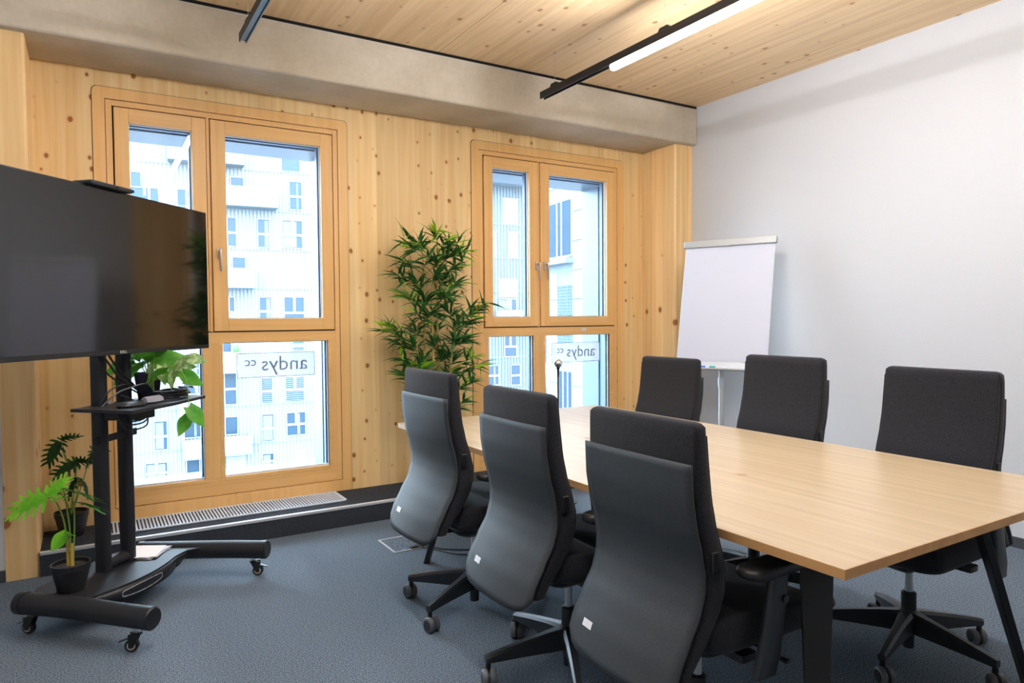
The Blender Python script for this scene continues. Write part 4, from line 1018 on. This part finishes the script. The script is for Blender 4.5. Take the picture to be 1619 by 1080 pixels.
# ------------------------------------------------------------------ buildings across the street (true distance)
m_clad = noisy('white_cladding', '#7a8084', '#81868a', 3, 0.6, spec=0.2)
m_clad_shaded = noisy('shaded_cladding', '#5d6870', '#636e76', 3, 0.6, spec=0.2)  # white cladding in shade: the bluish darkening is put into the colour
m_bwhite = mat('balcony_white', '#8e9194', 0.6)
m_soff = mat('soffit_grey', '#5d6b73', 0.7)
m_wframe = mat('white_window_frame', '#919599', 0.5)
m_shut = mat('white_shutter', '#858b8f', 0.6)
def pane_mat():
    m = mat('dark_pane', '#24394a', 0.2, spec=0.3); return m
m_pane = pane_mat()
m_cur = mat('curtain', '#5d6b74', 0.8)
m_blind = mat('grey_blind', '#51616e', 0.6)
m_plantf = mat('balcony_plant_green', '#658d5a', 0.8)

m_groove = mat('cladding_groove', '#656c70', 0.7); m_groove_shaded = mat('shaded_cladding_groove', '#48525a', 0.7)  # second groove tone carries the same painted shade
def facade(pA, comp, name, label, x0, x1, z0, z1, rib, clad, ribs=True):
    r = empty(name, pA); r.rotation_euler.z = -radians(comp - 90); tag(r, label, 'building')
    groove = m_groove if clad is m_clad else m_groove_shaded
    wl = MB().box(x0, x1, 0, 9, z0, z1).build('wall', groove, r, smooth=0)
    if ribs:
        mb = MB(); x = x0
        while x < x1: mb.box(x, x + rib * 0.45, -0.04, 0.0, z0, z1); x += rib
        o = mb.build('cladding_ribs', clad, r, smooth=0); o['kind'] = 'stuff'
    return r
def win(r, a, typ, y=-0.06):
    x0, x1, z0, z1 = a; fr = 0.10
    if typ in 'DNSZT':
        w_ = MB().box(x0, x1, y, 0.02, z0, z1).build('window', m_pane, r, smooth=0)
        mb = MB()
        for q in ('v', 'h'): ring(mb, x0 - 0.02, x1 + 0.02, z0 - 0.02, z1 + 0.02, fr * 0.5, fr * 0.5, fr * 0.6, fr * 0.3, y - 0.05, y, q)
        if typ in 'DNZ': mb.box(x0, x1, y - 0.05, y, z0 + (z1 - z0) * 0.44, z0 + (z1 - z0) * 0.44 + 0.16)
        if typ in 'D' or (typ in 'TZ' and x1 - x0 > 1.2): mb.box((x0 + x1) / 2 - 0.09, (x0 + x1) / 2 + 0.09, y - 0.05, y, z0 + (z1 - z0) * 0.44, z1)
        if typ == 'T': mb.box(x0 + (x1 - x0) * 0.62, x0 + (x1 - x0) * 0.62 + 0.14, y - 0.05, y, z0, z1)
        mb.build('frame', m_wframe, w_, smooth=0)
        if typ == 'Z':
            mb = MB(); z = z0 + 0.1
            while z < z1 - 0.05: mb.box(x0 + 0.05, x1 - 0.05, y - 0.02, y - 0.005, z, z + 0.07); z += 0.15
            mb.build('blind_slats', m_blind, w_, smooth=0)['kind'] = 'stuff'
        elif random.random() < 0.6 and x1 - x0 > 0.7:
            MB().box(x0 + (x1 - x0) * random.choice((0.0, 0.5)) + 0.08, x0 + (x1 - x0) * random.choice((0.7, 0.9)), y - 0.006, y - 0.002, z0 + 0.1, z1 - 0.1).build('curtain', m_cur, w_, smooth=0)
    elif typ == 'K':
        w_ = MB().box(x0, x1, y + 0.02, 0.02, z0, z1).build('roller_shutter', m_shut, r, smooth=0)
        mb = MB(); z = z0 + 0.02
        while z < z1: mb.box(x0 + 0.04, x1 - 0.04, y + 0.0, y + 0.02, z, z + 0.11); z += 0.16
        mb.box(x0 - 0.06, x1 + 0.06, y - 0.04, 0.0, z1, z1 + 0.07)
        mb.build('shutter_slats', m_shut, w_, smooth=0)['kind'] = 'stuff'
    elif typ == 'B':
        w_ = MB().box(x0, x1, -1.25, -1.13, z0, z1).box(x1 - 0.1, x1, -1.13, 0, z0, z1).box(x0, x0 + 0.1, -1.13, 0, z0, z1).build('balcony', m_bwhite, r, smooth=0)
        MB().box(x0, x1, -1.25, 0, z0 - 0.22, z0).build('balcony_slab', m_soff, w_, smooth=0)

pA = Vector((14.234, 54.195, 0)) + Vector((0, 0, 0))
rA = facade(pA, 94.8, 'apartment_building', 'white ribbed apartment block with stacked balconies seen through the left window', -17.0, 1.2, -14, 24, 0.26, m_clad)
for z in (-10.95, -8.02 - 0, -5.09, -2.16, 0.77, 3.66, 6.58, 9.51, 12.45, 15.4, 18.3):
    MB().box(-17, 1.25, -0.07, 0.0, z - 0.06, z + 0.02).build('floor_band', m_soff, rA, smooth=0)
for t_, lst in (('D', [(-1.49, -0.09, 12.55, 14.81), (-1.5, 0.0, 6.74, 8.86), (-1.47, 0.04, 0.73, 3.02), (-1.43, -0.02, -7.63, -5.86), (-11.08, -9.68, -10.27, -8.82)]),
                ('N', [(-0.94, 0.0, 9.67, 11.82), (-3.27, -2.42, 6.71, 8.84), (-5.38, -4.75, 6.71, 8.85), (-3.25, -2.39, 0.95, 3.0), (-5.79, -4.96, -4.98, -2.49), (-3.23, -2.37, -7.94, -5.87), (-10.47, -9.63, -7.94, -5.86), (-3.24, -2.41, -10.07, -8.86)]),
                ('S', [(-5.1, -4.18, 10.97, 11.81), (-5.08, -4.16, 5.1, 5.94), (-5.86, -5.25, -1.08, -0.33), (-5.8, -4.93, -7.2, -5.88), (-8.62, -7.16, -2.7, -1.15), (-8.55, -7.38, -7.21, -5.83), (-8.45, -7.57, -10.17, -8.83), (-11.55, -10.89, 10.6, 11.65), (-5.36, -4.97, 1.91, 2.99)]),
                ('T', [(-8.53, -7.19, -4.04, -2.94), (-11.58, -9.81, 9.59, 10.6), (-8.65, -7.75, 9.3, 10.66)]),
                ('K', [(-2.01, 0.04, 3.69, 5.96), (-5.82, -4.45, -10.3, -8.78), (-0.92, -0.02, -10.22, -8.84)]),
                ('Z', [(-3.23, -2.41, -5.04, -3.12), (-1.48, -0.07, -5.02, -3.12), (-0.91, -0.01, -1.13, -0.34)]),
                ('B', [(-6.57, -1.9, 9.80, 11.0), (-6.69, -3.65, 3.85, 5.06), (-6.82, -4.9, -2.35, -1.07), (-6.94, -4.11, -8.35, -7.19), (-8.8, -6.89, -5.5, -4.27), (-8.62, -6.95, -8.4, -7.23), (-12.35, -11.38, -5.42, -4.84), (-7.6, -4.2, 12.75, 14.0), (-9.2, -7.6, 12.75, 14.0)])):
    for a in lst: win(rA, a, t_)
for k in range(7):
    x = random.choice((-5.6, -4.6, -3.6, -2.6)) + random.uniform(-0.3, 0.3)
    o = MB().lathe([(0, 0), (0.16, 0.1), (0.22, 0.3), (0.12, 0.5), (0, 0.6)], (x if x < -4 else -5.0, -1.0, -1.12), 7).build('balcony_plant', m_plantf, rA)
    if k > 1: bpy.data.objects.remove(o)
# block further right on the same facade line; bluish shade painted into its cladding
pC = pA
rC = facade(pC, 94.8, 'apartment_building', 'ribbed apartment block seen through the right window, coloured as if in bluish shade', 14.0, 30.0, -14, 12.9, 0.30, m_clad_shaded)
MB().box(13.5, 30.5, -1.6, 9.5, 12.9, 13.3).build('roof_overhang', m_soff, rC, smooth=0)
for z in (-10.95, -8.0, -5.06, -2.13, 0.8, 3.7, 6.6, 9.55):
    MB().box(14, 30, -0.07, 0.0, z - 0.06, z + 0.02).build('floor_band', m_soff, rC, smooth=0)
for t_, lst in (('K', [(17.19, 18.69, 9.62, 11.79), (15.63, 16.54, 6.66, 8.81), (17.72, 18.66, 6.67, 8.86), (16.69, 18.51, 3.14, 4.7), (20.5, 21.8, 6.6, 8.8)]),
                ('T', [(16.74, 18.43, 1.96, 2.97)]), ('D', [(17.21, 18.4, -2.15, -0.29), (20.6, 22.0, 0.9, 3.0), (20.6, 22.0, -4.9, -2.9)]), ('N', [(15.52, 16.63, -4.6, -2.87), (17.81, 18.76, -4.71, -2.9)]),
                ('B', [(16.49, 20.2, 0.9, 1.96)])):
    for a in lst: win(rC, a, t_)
# white panel building whose wall runs away from the window
pB = Vector((21.128, 27.808, 0))
rB = empty('panel_building', pB); rB.rotation_euler.z = radians(90 - 6.9)      # local x runs along the wall, away from the camera; local +y faces left
tag(rB, 'white panel-clad building running away beside the right window', 'building')
m_panel = mat('white_facade_panel', '#7c7f82', 0.6)
MB().box(-9, 3.9, -9, -0.06, -14, 16).build('wall_core', m_soff, rB, smooth=0)
xs_ = [-9, -6.4, -3.4, -0.6, 1.02, 2.70, 3.9]; zs_ = [-14 + 1.485 * k - 0.09 for k in range(20)]
for i in range(len(xs_) - 1):
    for j in range(len(zs_) - 1):
        zc = (zs_[j] + zs_[j + 1]) / 2
        hole = (i == 4 and (-0.1 < zc < 3.2 or -4.4 < zc < -1.4)) or (i in (4, 5) and 4.2 < zc < 7.6)
        if not hole: MB().box(xs_[i] + 0.03, xs_[i + 1] - 0.03, -0.06, 0.0, zs_[j] + 0.03, zs_[j + 1] - 0.03).build('facade_panel', m_panel, rB, smooth=0)
m_grid = mat('dark_blue_grille', '#2e4156', 0.5)
def bwin(x0, x1, z0, z1, grid):
    w_ = MB().box(x0, x1, -0.06, -0.03, z0, z1).build('window', m_grid if grid else m_pane, rB, smooth=0)
    mb = MB()
    if grid:
        z = z0
        while z < z1: mb.box(x0, x1, -0.03, -0.01, z, z + 0.04); z += 0.16
        x = x0
        while x < x1: mb.box(x, x + 0.04, -0.03, -0.01, z0, z1); x += 0.22
        mb.build('grille_bars', m_blind, w_, smooth=0)['kind'] = 'stuff'
    else:
        for x in (x0, (x0 + x1) / 2 - 0.3, (x0 + x1) / 2 + 0.2, x1 - 0.1): mb.box(x, x + 0.09, -0.03, 0.0, z0, z1)
        mb.box(x0, x1, -0.03, 0.0, z0, z0 + 0.1); mb.build('frame', m_wframe, w_, smooth=0)
bwin(1.06, 2.66, -0.1, 3.0, True); bwin(1.06, 2.66, -4.2, -1.55, False); bwin(1.06, 3.86, 4.45, 7.4, False)
MB().box(0.8, 3.9, 0.0, 0.5, 4.1, 4.35).build('canopy_slab', m_soff, rB, smooth=0)
# street level far below
tag(MB().box(-60, 90, 5.4, 120, -14.4, -14).build('street_ground', noisy('street_paving', '#7c8288', '#8c9298', 0.5, 0.9), smooth=0), 'grey street level far below the windows', kind='structure')
